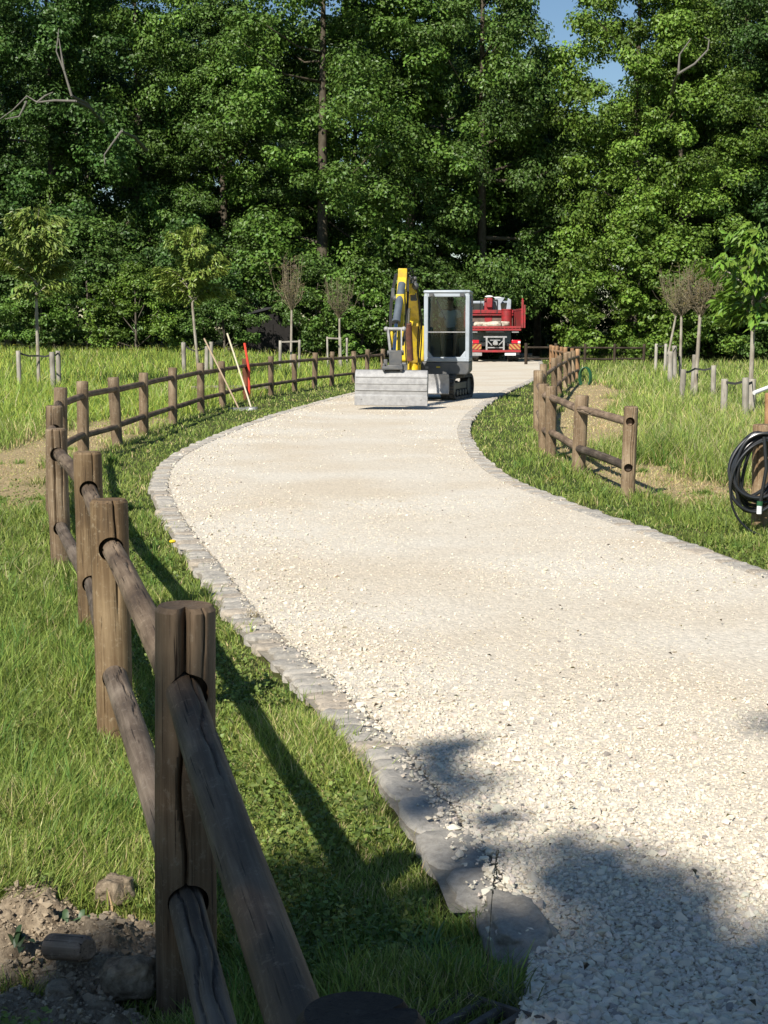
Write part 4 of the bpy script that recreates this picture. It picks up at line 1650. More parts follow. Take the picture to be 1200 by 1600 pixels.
mb.prism([(CX1 - .08, CZ0 + .08), (CX1 - .22, CZ0 + .10), (CX1 - .085, CZ0 + .27)], .07, 'y', CY0 + .042)
mb.box(((CX0 + CX1) / 2, CY0 + .045, CZ1 - .07), (CX1 - CX0 - .1, .07, .09))
mb.box(((CX0 + CX1) / 2, CY1 - .04, CZ0 + .3), (CX1 - CX0 - .1, .06, .6))
cab = rz(mb.build('cab', M['cabgrey'], ex, bevel=.018), HR)
MB().box(((CX0 + CX1) / 2, (CY0 + CY1) / 2, CZ1 + .005), (CX1 - CX0 + .03, CY1 - CY0 + .03, .07)).build('roof', M['cabgrey'], cab, bevel=.03)
MB().box(((CX0 + CX1) / 2, CY0 + .02, 1.535), (CX1 - CX0 - 2 * pw, .03, .022)).build('glass_divider', M['steel'], cab)
MB().box(((CX0 + CX1) / 2, CY0 + .03, (1.55 + CZ1 - .11) / 2), (CX1 - CX0 - 2 * pw, .008, CZ1 - .11 - 1.55)).build('windscreen', M['glass'], cab, smooth=False)
MB().box(((CX0 + CX1) / 2, CY0 + .03, (1.52 + CZ0 + .11) / 2), (CX1 - CX0 - 2 * pw, .008, 1.52 - CZ0 - .11)).build('lower_window', M['glass'], cab, smooth=False)
for x0 in (CX0 + .04, CX1 - .04):
    MB().box((x0, CY0 + .42, 1.63), (.008, .62, 1.3)).box((x0, .22, 1.63), (.008, .48, 1.3)).build('side_window', M['glass'], cab, smooth=False)
MB().box(((CX0 + CX1) / 2, CY1 - .03, 1.9), (CX1 - CX0 - 2 * pw, .008, .8)).build('rear_window', M['glass'], cab, smooth=False)
for x0 in (CX0 + .17, CX1 - .17):
    MB().box((x0, CY0 - .035, CZ1 - .07), (.10, .07, .075)).cyl((x0, CY0 - .072, CZ1 - .07), (x0, CY0 - .078, CZ1 - .07), .032).build('work_light', M['darkgrey'], cab, bevel=.008)
MB().bar((CX0 + .28, CY0 - .012, CZ1 - .18), (CX0 + .50, CY0 - .012, 1.8), .012, .015).build('wiper', M['black'], cab)
MB().tube([(CX1 + .0, CY0 + .02, CZ1 - .1), (CX1 + .06, CY0 - .06, CZ1 - .12)], .012).box((CX1 + .06, CY0 - .07, CZ1 - .24), (.04, .09, .2)).build('mirror', M['black'], cab, bevel=.008)
mb = MB()
mb.box((.47, -.16, CZ0 + .012), (.86, 1.3, .03))
mb.box((.47, .22, 1.14), (.42, .4, .5))
mb.build('cab_floor', M['black'], cab, bevel=.01)
mb = MB()
mb.box((.49, .06, 1.43), (.48, .5, .12)).box((.49, .30, 1.76), (.46, .12, .62))
mb.build('seat', M['seat'], cab, bevel=.04)
for s in (-1, 1):
    mb = MB().box((.49 + s * .31, -.02, 1.5), (.12, .5, .16)).cyl((.49 + s * .31, -.22, 1.56), (.49 + s * .29, -.26, 1.72), .014).ball((.49 + s * .29, -.262, 1.74), .03)
    mb.build('joystick', M['black'], cab, bevel=.01)
    MB().cyl((.49 + s * .08, -.5, .9), (.49 + s * .07, -.42, 1.35), .012).ball((.49 + s * .07, -.42, 1.37), .022).box((.49 + s * .08, -.55, .93), (.10, .2, .03)).build('travel_lever', M['black'], cab)


def E(px, py, Y):
    p = D(px, py, Y)
    return Vector((p.x - EX, p.y - EY, p.z - EZ))


# boom group
BB = E(646, 573, 34.75); BK = E(647, 500, 34.25); BT = E(642, 452, 33.4)
mb = MB()
mb.box(BB + Vector((.02, .25, .02)), (.30, .5, .34)).cyl(BB + Vector((0, .05, -.22)), BB + Vector((0, .05, .25)), .11, n=18)
for s in (-.11, .11):
    mb.box(BB + Vector((s, -.02, .12)), (.035, .3, .36))
mb.build('swing_bracket', M['yellow'], ex, bevel=.012)
mb = MB()
mb.bar(BB + Vector((0, 0, .12)), BK, .17, .26, up=(1, 0, 0))
mb.bar(BK - (BK - BB).normalized() * .05, BT, .165, .25, up=(1, 0, 0))
mb.box(BK, (.20, .34, .30))
mb.box(BT, (.185, .26, .24))
mb.build('boom', M['yellow'], ex, bevel=.02)
SA = E(629, 428, 32.9); SB = E(620, 560, 31.45)
mb = MB()
mb.bar(SA + Vector((0, 0, 0)), SB, .13, .19, up=(1, 0, 0))
mb.box(SA + Vector((0, -.02, -.04)), (.19, .26, .30)).box(SA.lerp(SB, .45), (.17, .24, .7)).box(E(612, 530, 31.6), (.05, .2, .34)).box(SA.lerp(BT, .5), (.13, .5, .2))
mb.build('dipper_arm', M['yellow'], ex, bevel=.015)
# bucket cylinder in front of the arm
c0_ = E(628, 444, 32.45); c1_ = E(619, 503, 31.75); c2_ = E(616, 548, 31.15)
cy = MB().cyl(c0_, c1_, .078, n=20).cyl(c1_ - (c1_ - c0_).normalized() * .04, c1_ + (c1_ - c0_).normalized() * .02, .088, n=20).build('bucket_cylinder', M['barrel'], ex)
MB().cyl(c1_, c2_, .035, n=14).build('rod', M['chrome'], cy)
# boom cylinder, rusty brown
b0 = E(641, 562, 34.3); b1 = E(638, 505, 33.9); b2 = E(640, 470, 33.75)
cy = MB().cyl(b0, b1, .075, n=18).build('boom_cylinder', M['rust'], ex)
MB().cyl(b1, b2, .034, n=12).build('rod', M['chrome'], cy)
d0 = E(640, 455, 33.9); d1 = E(643, 474, 34.0)
MB().box(E(645, 442, 33.4), (.17, .2, .26)).ball(E(649, 447, 33.28), .075).ball(E(648, 435, 33.3), .045).build('boom_light', M['darkgrey'], ex, bevel=.02)
MB().box(E(646, 462, 33.45), (.13, .16, .22)).cyl(E(640, 430, 33.3), E(650, 470, 33.4), .03).build('valve_block', M['darkgrey'], ex, bevel=.02)
MB().box(E(614, 458, 32.3), (.07, .12, .2)).ball(E(618, 466, 32.25), .06).build('hose_clamp', M['darkgrey'], ex, bevel=.01)
# hoses
g = random.Random(3)
mb = MB()
for k in range(7):
    sx = -.13 + .045 * k
    pts = []
    side = -1 if k < 4 else 1
    for i in range(13):
        t = i / 12
        base = BB.lerp(BK, t * 2) if t < .5 else BK.lerp(BT, t * 2 - 1)
        pts.append(base + Vector((side * (.11 + .018 * (k % 4)) + .03 * math.sin(5 * t + k), -.10 + .06 * math.sin(7 * t + 2 * k), .05)))
    mb.tube(pts, .014, 6)
for k in range(5):
    pts = []
    for i in range(13):
        t = i / 12
        base = SA.lerp(SB, t * .85)
        pts.append(base + Vector((-.085 - .02 * k + .05 * math.sin(3.1 * t) * (-1 if k < 3 else 1.0) - (.03 if k < 3 else -.26), .0 + .1 * math.sin(PI * t), .1 * math.sin(PI * t))))
    mb.tube(pts, .013, 6)
for k in range(3):
    mb.tube([SA + Vector((.05 * k - .05, .05, .1)), SA.lerp(BT, .5) + Vector((.05 * k, .0, .22 + .03 * k)), BT + Vector((.05 * k, .1, .16))], .014, 6)
mb.build('hoses', M['black'], ex)
mb = MB()
lk = E(618, 514, 31.5)
mb.cyl(lk + Vector((-.19, 0, 0)), lk + Vector((.17, 0, 0)), .035, n=12)
for s in (-.16, .12):
    mb.bar(lk + Vector((s, 0, 0)), SB + Vector((s * .8, -.1, .1)), .03, .07)
mb.ball(lk + Vector((-.19, 0, 0)), .05).ball(lk + Vector((.17, 0, 0)), .05)
mb.build('linkage', M['steel'], ex, bevel=.006)
mb = MB()
kp = E(618, 559, 31.25)
mb.box(kp, (.26, .30, .30)).box(kp + Vector((0, -.05, -.19)), (.34, .26, .10)).cyl(kp + Vector((-.17, -.03, .10)), kp + Vector((.17, -.03, .10)), .05).box(kp + Vector((-.2, 0, -.12)), (.08, .22, .18))
mb.box(E(613, 575, 31.05), (.42, .24, .07)).box(E(600, 574, 31.05), (.05, .2, .16)).box(E(627, 574, 31.05), (.05, .2, .16))
mb.build('bucket_coupler', M['darkgrey'], ex, bevel=.015)
# grading bucket
bc = Vector((.14 - EX, 31.0 - EY, -EZ))
outer = [(-.035, .115), (-.035, .32), (-.02, .33), (-.035, .50), (-.03, .66), (.0, .76), (.07, .82), (.18, .83), (.40, .74)]
inner = [(.38, .715), (.18, .80), (.085, .795), (.03, .745), (.0, .65), (-.005, .5), (.012, .33), (-.01, .31), (-.015, .115)]
mb = MB()
mb.prism(outer + inner, 1.45, 'x')
side = [(-.02, .13), (.0, .34), (-.02, .50), (-.02, .66), (.01, .75), (.08, .805), (.18, .815), (.40, .73), (.34, .45), (.18, .22)]
for s in (-.718, .718):
    mb.prism(side, .03, 'x', s)
for z in (.43, .56, .69):
    mb.box((0, -.037 if z < .6 else -.03, z), (1.44, .016, .028))
mb.box((0, -.046, .215), (1.47, .022, .19))
for q in (-.6, -.2, .2, .6):
    mb.cyl((q, -.055, .25), (q, -.066, .25), .02, n=8)
bk = mb.build('grading_bucket', M['steel'], ex, bc, bevel=.005)
bk.rotation_euler = (0, R(0.6), R(-4))

# driver: one skinned body, clothes as children
def skin_figure(name, nodes, edges, mat, parent, root=0, sub=2):
    me = bpy.data.meshes.new(name)
    me.from_pydata([n[0] for n in nodes], edges, [])
    o = link(name, me, mat, parent)
    sk = o.modifiers.new('skin', 'SKIN')
    sk.use_smooth_shade = True
    for i, n in enumerate(nodes):
        rr = n[1]
        me.skin_vertices[0].data[i].radius = rr if isinstance(rr, tuple) else (rr, rr)
        me.skin_vertices[0].data[i].use_root = (i == root)
    ss = o.modifiers.new('sub', 'SUBSURF'); ss.levels = sub; ss.render_levels = sub
    bpy.context.view_layer.update()
    dg = bpy.context.evaluated_depsgraph_get()
    m2 = bpy.data.meshes.new_from_object(o.evaluated_get(dg))
    o.modifiers.clear()
    o.data = m2
    m2.polygons.foreach_set('use_smooth', [True] * len(m2.polygons))
    if not m2.materials: m2.materials.append(mat)
    return o


M['skin'] = plain('skin', (0.42, 0.25, 0.17), 0.55)
M['tee'] = plain('white_cotton', (0.74, 0.76, 0.76), 0.9)
M['shorts'] = plain('green_grey_shorts', (0.30, 0.31, 0.22), 0.9)
M['shoe'] = plain('white_shoe', (0.72, 0.72, 0.70), 0.7)
M['hair'] = plain('dark_hair', (0.03, 0.022, 0.016), 0.8)
hx = EX + .49 * math.cos(R(HR)) - .06 * math.sin(R(HR))
hy = EY + .49 * math.sin(R(HR)) + .06 * math.cos(R(HR))
pr = empty('person', (hx, hy, EZ + .9), R(HR))
tag(pr, 'seated driver in pale t-shirt, shorts and white shoes inside the excavator cab', 'person')
# local frame: x right in the picture, -y forwards, z up from cab floor
n_ = [((0, .08, .66), (.15, .11)), ((0, .09, .80), (.135, .10)), ((0, .09, .98), (.155, .105)), ((0, .08, 1.10), (.12, .09)), ((0, .06, 1.19), .055),
      ((0, .045, 1.25), .06), ((0, .03, 1.34), (.078, .095)), ((0, .03, 1.42), (.06, .075))]
e_ = [(0, 1), (1, 2), (2, 3), (3, 4), (4, 5), (5, 6), (6, 7)]
for s in (-1, 1):
    k = len(n_)
    n_ += [((s * .17, .08, 1.09), .055), ((s * .24, .06, .96), .046), ((s * .26, .0, .84), .040), ((s * .27, -.15, .84), .033), ((s * .265, -.24, .86), .026)]
    e_ += [(3, k), (k, k + 1), (k + 1, k + 2), (k + 2, k + 3), (k + 3, k + 4)]
    # palm and fingers closed on the lever
    p = len(n_)
    n_ += [((s * .26, -.29, .88), .024)]
    e_ += [(k + 4, p)]
    for fi in range(4):
        q = len(n_)
        zf = .905 - .018 * fi
        n_ += [((s * (.26 + .012), -.315, zf), .009), ((s * .245, -.335, zf), .008), ((s * .225, -.32, zf - .003), .007)]
        e_ += [(p, q), (q, q + 1), (q + 1, q + 2)]
    q = len(n_)
    n_ += [((s * .238, -.275, .915), .010), ((s * .225, -.30, .92), .008)]
    e_ += [(p, q), (q, q + 1)]
    k = len(n_)
    n_ += [((s * .09, .03, .64), .085), ((s * .13, -.22, .67), .068), ((s * .165, -.40, .66), .055), ((s * .15, -.44, .42), .050), ((s * .135, -.45, .20), .036),
           ((s * .13, -.44, .09), .034), ((s * .14, -.52, .06), .034), ((s * .145, -.60, .05), .026)]
    e_ += [(0, k)] + [(k + i, k + i + 1) for i in range(7)]
body = skin_figure('body', n_, e_, M['skin'], pr)
# face
mb = MB()
mb.ball((0, -.068, 1.325), .016, sc=(.8, 1.2, 1.4))
for s in (-1, 1):
    mb.ball((s * .078, .03, 1.325), .02, sc=(.4, .8, 1.3))
mb.build('nose_and_ears', M['skin'], body)
mb = MB()
for s in (-1, 1): mb.ball((s * .03, -.058, 1.35), .010)
mb.build('eyes', M['black'], body)
MB().box((0, -.062, 1.285), (.042, .008, .007)).build('mouth', M['rust'], body)
MB().ball((0, .045, 1.385), .09, sc=(.95, 1.08, .85)).build('hair', M['hair'], pr)
tn = [((0, .08, .68), (.165, .125)), ((0, .09, .82), (.15, .118)), ((0, .09, .98), (.17, .122)), ((0, .08, 1.10), (.13, .10)), ((0, .07, 1.15), (.07, .07))]
te = [(0, 1), (1, 2), (2, 3), (3, 4)]
for s in (-1, 1):
    k = len(tn)
    tn += [((s * .17, .08, 1.09), .07), ((s * .24, .06, .96), .066)]
    te += [(3, k), (k, k + 1)]
skin_figure('t_shirt', tn, te, M['tee'], pr)
sn = [((0, .08, .70), (.16, .12)), ((0, .08, .64), (.16, .12))]
se = [(0, 1)]
for s in (-1, 1):
    k = len(sn)
    sn += [((s * .09, .03, .64), .10), ((s * .13, -.22, .67), .083), ((s * .16, -.36, .665), .078)]
    se += [(1, k), (k, k + 1), (k + 1, k + 2)]
skin_figure('shorts', sn, se, M['shorts'], pr)
for s in (-1, 1):
    skin_figure('shoe', [((s * .13, -.42, .06), .046), ((s * .138, -.52, .05), .045), ((s * .147, -.63, .04), .036)], [(0, 1), (1, 2)], M['shoe'], pr)

# ------------------------------------------------------------------ red tipper truck
M['red'] = plain('truck_red', (0.36, 0.025, 0.03), 0.5, noise=.3, scale=4, dirt=(0.20, 0.035, 0.03))
M['bedmetal'] = plain('worn_bed', (0.20, 0.13, 0.10), 0.8, dirt=(0.11, 0.075, 0.06), noise=.3, scale=3)
M['truckblack'] = plain('chassis_black', (0.02, 0.02, 0.022), 0.6)
M['lamp_red'] = plain('red_lens', (0.55, 0.01, 0.03), 0.2, coat=.5)
M['lamp_white'] = plain('white_lens', (0.75, 0.75, 0.75), 0.2)
M['plate'] = plain('white_plate', (0.78, 0.78, 0.76), 0.5)
M['cabshell'] = plain('truck_cab_paint', (0.30, 0.34, 0.38), 0.35, noise=.2)
M['sack'] = plain('beige_sack', (0.62, 0.55, 0.44), 0.95, dirt=(0.42, 0.36, 0.27), noise=.3, scale=9, bump=.8)
M['darkglass'] = plain('dark_glass', (0.02, 0.025, 0.03), 0.05, spec=0.8)


def chevron_mat():
    m, n, l, b = new_mat('chevron_board')
    tc = n.new('ShaderNodeTexCoord')
    mp = n.new('ShaderNodeMapping'); mp.inputs['Rotation'].default_value = (0, R(45), 0)
    w = n.new('ShaderNodeTexWave'); w.wave_type = 'BANDS'; w.bands_direction = 'X'; w.inputs['Scale'].default_value = 2.2
    r = n.new('ShaderNodeValToRGB'); r.color_ramp.interpolation = 'CONSTANT'
    r.color_ramp.elements[0].color = (0.30, 0.035, 0.025, 1)
    r.color_ramp.elements[1].position = 0.5; r.color_ramp.elements[1].color = (0.42, 0.26, 0.07, 1)
    l.new(tc.outputs['Object'], mp.inputs['Vector']); l.new(mp.outputs[0], w.inputs['Vector']); l.new(w.outputs['Fac'], r.inputs['Fac'])
    l.new(r.outputs['Color'], b.inputs['Base Color'])
    return m


M['chev'] = chevron_mat()
TX, TY = 5.45, 76.0
tz0 = 0.04
tk = empty('tipper_truck', (TX, TY, tz0))
tag(tk, 'red tipper truck seen from behind, tailgate down, parked on gravel by the wood', 'truck')
# chassis
mb = MB()
for s in (-.42, .42):
    mb.box((s, 2.9, .86), (.09, 6.4, .22))
for y_ in (0.1, 1.4, 2.8, 4.2):
    mb.box((0, y_, .86), (.85, .09, .18))
mb.box((0, .02, .86), (2.2, .12, .16)).box((0, 1.3, .52), (1.7, .16, .16)).box((0, 5.2, .52), (1.7, .16, .16))
mb.build('chassis', M['truckblack'], tk, bevel=.01)
# wheels
for (wy0, dual) in ((1.3, True), (5.2, False)):
    for s in (-1, 1):
        for k in ((.86, 1.14) if dual else (1.08,)):
            w_ = MB().cyl((s * k - .13, wy0, .48), (s * k + .13, wy0, .48), .48, n=28).build('wheel', M['rubber'], tk, bevel=.03)
            MB().cyl((s * (k + .135) - .004, wy0, .48), (s * (k + .135) + .004, wy0, .48), .27, n=20).cyl((s * (k + .14), wy0, .48), (s * (k + .18), wy0, .48), .09, n=12).build('rim', M['steel'], w_)
for s in (-1, 1):
    MB().box((s * 1.0, .72, .52), (.56, .02, .62)).build('mudflap', M['truckblack'], tk)
# bed
mb = MB()
mb.box((0, 2.05, 1.66), (2.42, 4.2, .10)).box((0, 2.05, 1.54), (.9, 4.0, .14))
bed = mb.build('tipper_bed', M['bedmetal'], tk, bevel=.01)
mb = MB().box((0, -.09, 1.70), (2.58, .10, .10)).box((0, -.10, 1.575), (2.56, .08, .09))
for i in range(14): mb.box((-1.2 + i * .185, -.13, 1.64), (.03, .03, .12))
mb.build('rear_edge', M['red'], bed, bevel=.008)
MB().box((0, 4.13, 2.05), (2.42, .06, .72)).build('headboard', M['bedmetal'], bed, bevel=.01)
MB().box((0, 4.05, 2.50), (2.46, .14, .18)).box((0, 4.0, 2.33), (2.46, .08, .06)).build('headboard_rail', M['red'], bed, bevel=.01)
for s in (-1, 1):
    mb = MB()
    mb.box((s * 1.30, 2.0, 2.12), (.06, 4.1, .80)).box((s * 1.30, 2.0, 2.56), (.10, 4.15, .09))
    for y_ in (.9, 1.9, 2.9): mb.box((s * 1.345, y_, 2.1), (.06, .1, .84))
    mb.build('side_board', M['red'], bed, bevel=.012)
    mb = MB().box((s * 1.34, -.06, 2.34), (.10, .12, 1.36)).box((s * 1.45, -.02, 2.22), (.08, .10, 1.12)).cyl((s * 1.34, -.06, 3.02), (s * 1.34, -.06, 3.10), .04)
    mb.build('corner_post', M['red'], bed, bevel=.012)
MB().box((-1.0, -.03, 1.47), (.28, .1, .08)).box((1.0, -.03, 1.47), (.34, .1, .08)).box((0, .0, 1.47), (.9, .05, .05)).build('hinge_blocks', M['steel'], bed, bevel=.006)
# rear fittings
mb = MB().box((0, -.30, .53), (2.52, .10, .11))
for s in (-.8, .8): mb.box((s, -.15, .66), (.08, .25, .3))
mb.build('underrun_bar', M['red'], tk, bevel=.012)
mb = MB()
for s in (-.42, .42): mb.box((s, -.28, .88), (.09, .08, .62))
mb.box((0, -.28, 1.22), (1.14, .08, .08)).box((0, -.27, .70), (.84, .07, .06)).box((0, -.28, 1.06), (.50, .06, .05))
mb.cyl((0, -.30, .92), (0, -.42, .92), .12, n=16).box((0, -.42, .92), (.22, .12, .16)).bar((-.4, -.28, 1.05), (-.15, -.28, .8), .04, .05).bar((.4, -.28, 1.05), (.15, -.28, .8), .04, .05)
mb.build('tow_hitch', M['steel'], tk, bevel=.01)
for s in (-1, 1):
    lp = MB().box((s * 1.02, -.27, .99), (.44, .07, .17)).build('rear_light', M['lamp_red'], tk, bevel=.015)
    MB().box((s * 1.17, -.31, .965), (.12, .012, .10)).build('reversing_lens', M['lamp_white'], lp)
    cb = MB().box((0, 0, 0), (.56, .02, .26)).build('chevron_board', M['chev'], tk, (s * .96, -.27, .745))
    if s < 0: cb.scale = (-1, 1, 1)
MB().box((.74, -.33, .38), (.54, .015, .12)).build('number_plate', M['plate'], tk)
MB().box((-.95, -.32, .38), (.60, .04, .16)).build('side_plate', M['steel'], tk, bevel=.01)
# cab
mb = MB()
prof = [(4.35, .75), (6.05, .70), (6.12, 1.5), (5.95, 2.3), (5.75, 2.92), (5.5, 3.08), (4.35, 3.05)]
mb.prism(prof, 2.3, 'x')
tc_ = mb.build('truck_cab', M['cabshell'], tk, bevel=.06)
for s in (-.62, .62): MB().box((s, 4.335, 2.72), (.62, .02, .42)).build('rear_window', M['darkglass'], tc_)
for s in (-1, 1):
    MB().box((s * 1.155, 5.1, 2.4), (.015, .85, .62)).build('side_window', M['darkglass'], tc_)
    MB().tube([(s * 1.15, 5.75, 2.6), (s * 1.4, 5.9, 2.65)], .02).box((s * 1.42, 5.9, 2.4), (.10, .08, .5)).build('mirror', M['truckblack'], tc_, bevel=.01)
# crane column between cab and bed, with its frame
mb = MB().box((-.05, 4.22, 2.55), (.42, .26, 1.3)).box((.0, 4.12, 2.95), (.30, .34, .5)).cyl((-.15, 4.2, 3.0), (.15, 4.1, 3.12), .09)
mb.build('crane_column', M['red'], tk, bevel=.04)
mb = MB()
for s in (-.42, .42): mb.box((s - .03, 4.0, 2.75), (.045, .05, .75))
mb.box((-.03, 4.0, 3.10), (.88, .05, .045))
mb.build('headboard_frame', M['truckblack'], tk, bevel=.006)
MB().ball((-.02, 4.05, 3.26), .17, sc=(1.3, .8, .42)).ball((.42, 4.1, 3.22), .12, sc=(1.9, .7, .35)).build('crane_cover', M['plate'], tk)
mb = MB()
mb.prism([(.40, 2.58), (.62, 2.56), (.58, 2.9), (.80, 3.22), (.25, 3.24), (.33, 2.95)], .05, 'y', 4.06)
mb.prism([(.86, 2.58), (1.1, 2.58), (1.12, 3.1), (.95, 3.2), (.90, 2.9)], .05, 'y', 4.06)
mb.build('tarpaulin', M['cabgrey'], tk, bevel=.02)
# load
for k, (x_, y_, sx, sy, rz_) in enumerate([(-.75, .75, .42, .34, .3), (-.1, .55, .46, .32, -.25), (.42, .9, .40, .30, .5)]):
    b = boulder('sand_sack', (TX + x_, TY + y_, tz0 + 1.71 + .13), (sx, sy, .14), rz_, M['sack'], 60 + k,
                ['crumpled beige sack at the left of the truck bed', 'crumpled beige sack in the middle of the truck bed', 'crumpled beige sack beside the red drum on the truck bed'][k], 'sack', None, .28, 3, 'sacks on the truck bed')
dr = empty('red_drum', (TX + .78, TY + 2.6, tz0 + 1.71))
tag(dr, 'tall red drum standing on the truck bed', 'drum')
MB().cyl((0, 0, 0), (0, 0, .84), .27, n=24).cyl((0, 0, .28), (0, 0, .30), .28, n=24).cyl((0, 0, .56), (0, 0, .58), .28, n=24).build('body', M['red'], dr)
MB().cyl((0, 0, .84), (0, 0, .90), .285, n=24).build('lid', M['red'], dr, bevel=.01)

# ------------------------------------------------------------------ shed at the wood edge
M['shedwall'] = plain('shade_dark_board', (0.018, 0.015, 0.013), 0.9, noise=.4, scale=4)  # shade of the wood is put into the board colour
M['shedroof'] = plain('shade_dark_roof', (0.04, 0.04, 0.04), 0.85, noise=.3, scale=3)  # roof colour darkened for the same shade
sp = D(420, 530, 78)
sh = empty('shed', (sp.x, sp.y, tz(sp.x, sp.y) - .05), R(12))
tag(sh, 'wooden shed half hidden at the wood edge, shade painted into its dark colour, left of the bare sapling', 'shed')
MB().prism([(-1.3, 0), (1.3, 0), (1.3, 1.75), (0.2, 2.6), (-1.3, 2.3)], 2.4, 'y', 1.2).build('wall', M['shedwall'], sh)
MB().prism([(-1.6, 2.22), (.2, 2.64), (1.6, 1.60), (1.62, 1.67), (.2, 2.73), (-1.62, 2.30)], 2.9, 'y', 1.2).build('roof', M['shedroof'], sh)
MB().box((-.2, -.02, .95), (.9, .05, 1.7)).build('door', M['shedwall'], sh)

sh.scale = (.84, .84, .9)
# ------------------------------------------------------------------ things by the left fence
M['palewood'] = plain('pale_handle', (0.62, 0.55, 0.38), 0.6, noise=.15, scale=20)
M['tanwood'] = plain('tan_handle', (0.42, 0.31, 0.20), 0.7, noise=.2, scale=20)
M['redpaint'] = plain('red_handle', (0.75, 0.07, 0.04), 0.4)
M['toolsteel'] = plain('tool_steel', (0.30, 0.30, 0.29), 0.5, metal=.6, noise=.3)


def tool(name, a, b, r, mat, head, label, cat):
    a, b = Vector(a), Vector(b)
    root = empty(name, b)
    tag(root, label, cat)
    MB().tube([a - b, (a - b) * .5 + Vector((.005, 0, .004)), Vector((0, 0, .02))], r, 10).build('handle', mat, root)
    return root


f12, f13 = LFP[12], LFP[13]
# rake leaning on the fence at post 12
b = G(373, 641); a = D(319, 529, b.y + .75)
rk = tool('garden_rake', a, b + Vector((0, 0, .02)), .017, M['tanwood'], None, 'brown wooden-handled rake leaning on the left fence, left of the pale shovel', 'rake')
mb = MB().box((0, 0, .02), (.42, .025, .03))
for i in range(12): mb.cyl((-.2 + i * .036, 0, .02), (-.2 + i * .036, -.03, -.05), .005, n=6)
mb.build('rake_head', M['toolsteel'], rk)
b = G(393, 640); a = D(355, 521, b.y + .7)
sv = tool('shovel', a, b + Vector((0, 0, .0)), .018, M['palewood'], None, 'pale-handled shovel leaning beside the red-handled tool', 'shovel')
mb = MB()
vs, fs = [], []
for i in range(7):
    t = i / 6
    w_ = .13 * (1 if t < .55 else math.sqrt(max(0.02, 1 - ((t - .55) / .45) ** 2)))
    for j in range(5):
        u = j / 4 * 2 - 1
        vs.append((u * w_, -.03 + .03 * u * u - .06 * t, .06 - .26 * t))
for i in range(6):
    for j in range(4):
        q = i * 5 + j
        fs.append((q, q + 1, q + 6, q + 5))
mb.add(vs, fs)
o = mb.build('blade', M['toolsteel'], sv)
so = o.modifiers.new('thick', 'SOLIDIFY'); so.thickness = .004
rb = D(389, 577, LFP[13][1] - .12); rt = D(382, 536, LFP[13][1] - .08)
rd = empty('red_bar', (rb.x, rb.y, rb.z))
tag(rd, 'bright red steel bar propped upright against a fence post, next to the shovel', 'bar')
MB().tube([Vector((0, 0, -.75)), Vector((0, 0, 0)), rt - rb], .028, 10).build('shaft', M['redpaint'], rd)
MB().box((0, 0, -.78), (.07, .03, .12)).build('tip', M['toolsteel'], rd, bevel=.005)

# plank pile beyond the fence
pp = G(352, 617)
pile = empty('plank_pile', (pp.x - .1, pp.y + 1.6, tz(pp.x, pp.y + 1.6)), R(8))
tag(pile, 'low pile of weathered grey boards lying behind the left fence near the tools', 'plank pile')
r_ = random.Random(4)
for i in range(9):
    MB().box((r_.uniform(-.1, .1), -.6 + (i % 5) * .27, .10 + .05 * (i // 5)), (2.0 * r_.uniform(.8, 1.1), .22, .035), Matrix.Rotation(r_.uniform(-.08, .08), 3, 'Z')).build('plank', M['stake'], pile, bevel=.004).color = (.85, .8, .75, 1)

# ------------------------------------------------------------------ hose coil on the right post
M['hose'] = plain('black_hose', (0.018, 0.019, 0.02), 0.32, spec=.6)
M['greenhose'] = plain('green_hose', (0.02, 0.09, 0.035), 0.4)
pc = D(1186, 690, W1[1] - .13)
hc = empty('hose_coil', pc)
tag(hc, 'thick coil of black water hose hanging on the right-hand corner post', 'hose')
mb = MB()
g = random.Random(9)
mpp = W1[1] / 2400      # metres per pixel there
for k in range(13):
    ra = g.uniform(.13, .245); rb_ = g.uniform(.25, .31)
    cx = .01 + g.uniform(-.05, .04); cz = -rb_ + .06 + g.uniform(-.03, .02)
    yo = -.05 * g.random() - .018 * k * .5
    tl = g.uniform(-.34, -.12)
    pts = []
    for i in range(41):
        t = 2 * PI * i / 40
        x_ = ra * math.cos(t); z_ = rb_ * math.sin(t)
        pts.append((cx + x_ * math.cos(tl) - z_ * math.sin(tl) + .012 * math.sin(3 * t + k), yo + .03 * math.sin(t + k), cz + x_ * math.sin(tl) + z_ * math.cos(tl)))
    mb.tube(pts, .0145, 10)
mb.tube([(.0, -.16, .05), (.02, -.18, -.2), (-.01, -.17, -.42), (-.02, -.16, -.50)], .015, 10)
# loose loop hanging lower
pts = []
for i in range(25):
    t = PI * (0.5 + i / 24 * 1.05)
    pts.append((.06 + .31 * math.cos(t), -.14 + .02 * math.sin(2 * t), -.36 + .38 * math.sin(t)))
mb.tube(pts, .0095, 8)
mb.build('hose', M['hose'], hc)
MB().cyl((-.02, -.16, -.49), (-.022, -.16, -.56), .021, n=14).build('connector', M['plate'], hc)
MB().cyl((-.018, -.16, -.46), (-.02, -.16, -.495), .024, n=14).build('connector_ring', M['greenhose'], hc)
# grey conduit behind
a = D(1178, 614, 16.2); b = D(1215, 600, 16.4)
pi = empty('grey_pipe', a)
tag(pi, 'pale grey pipe end sticking in at the right edge above the hose coil', 'pipe')
MB().tube([Vector((0, 0, 0)), (b - a) * .5, (b - a) * 3], .022, 10).build('tube', M['plate'], pi)
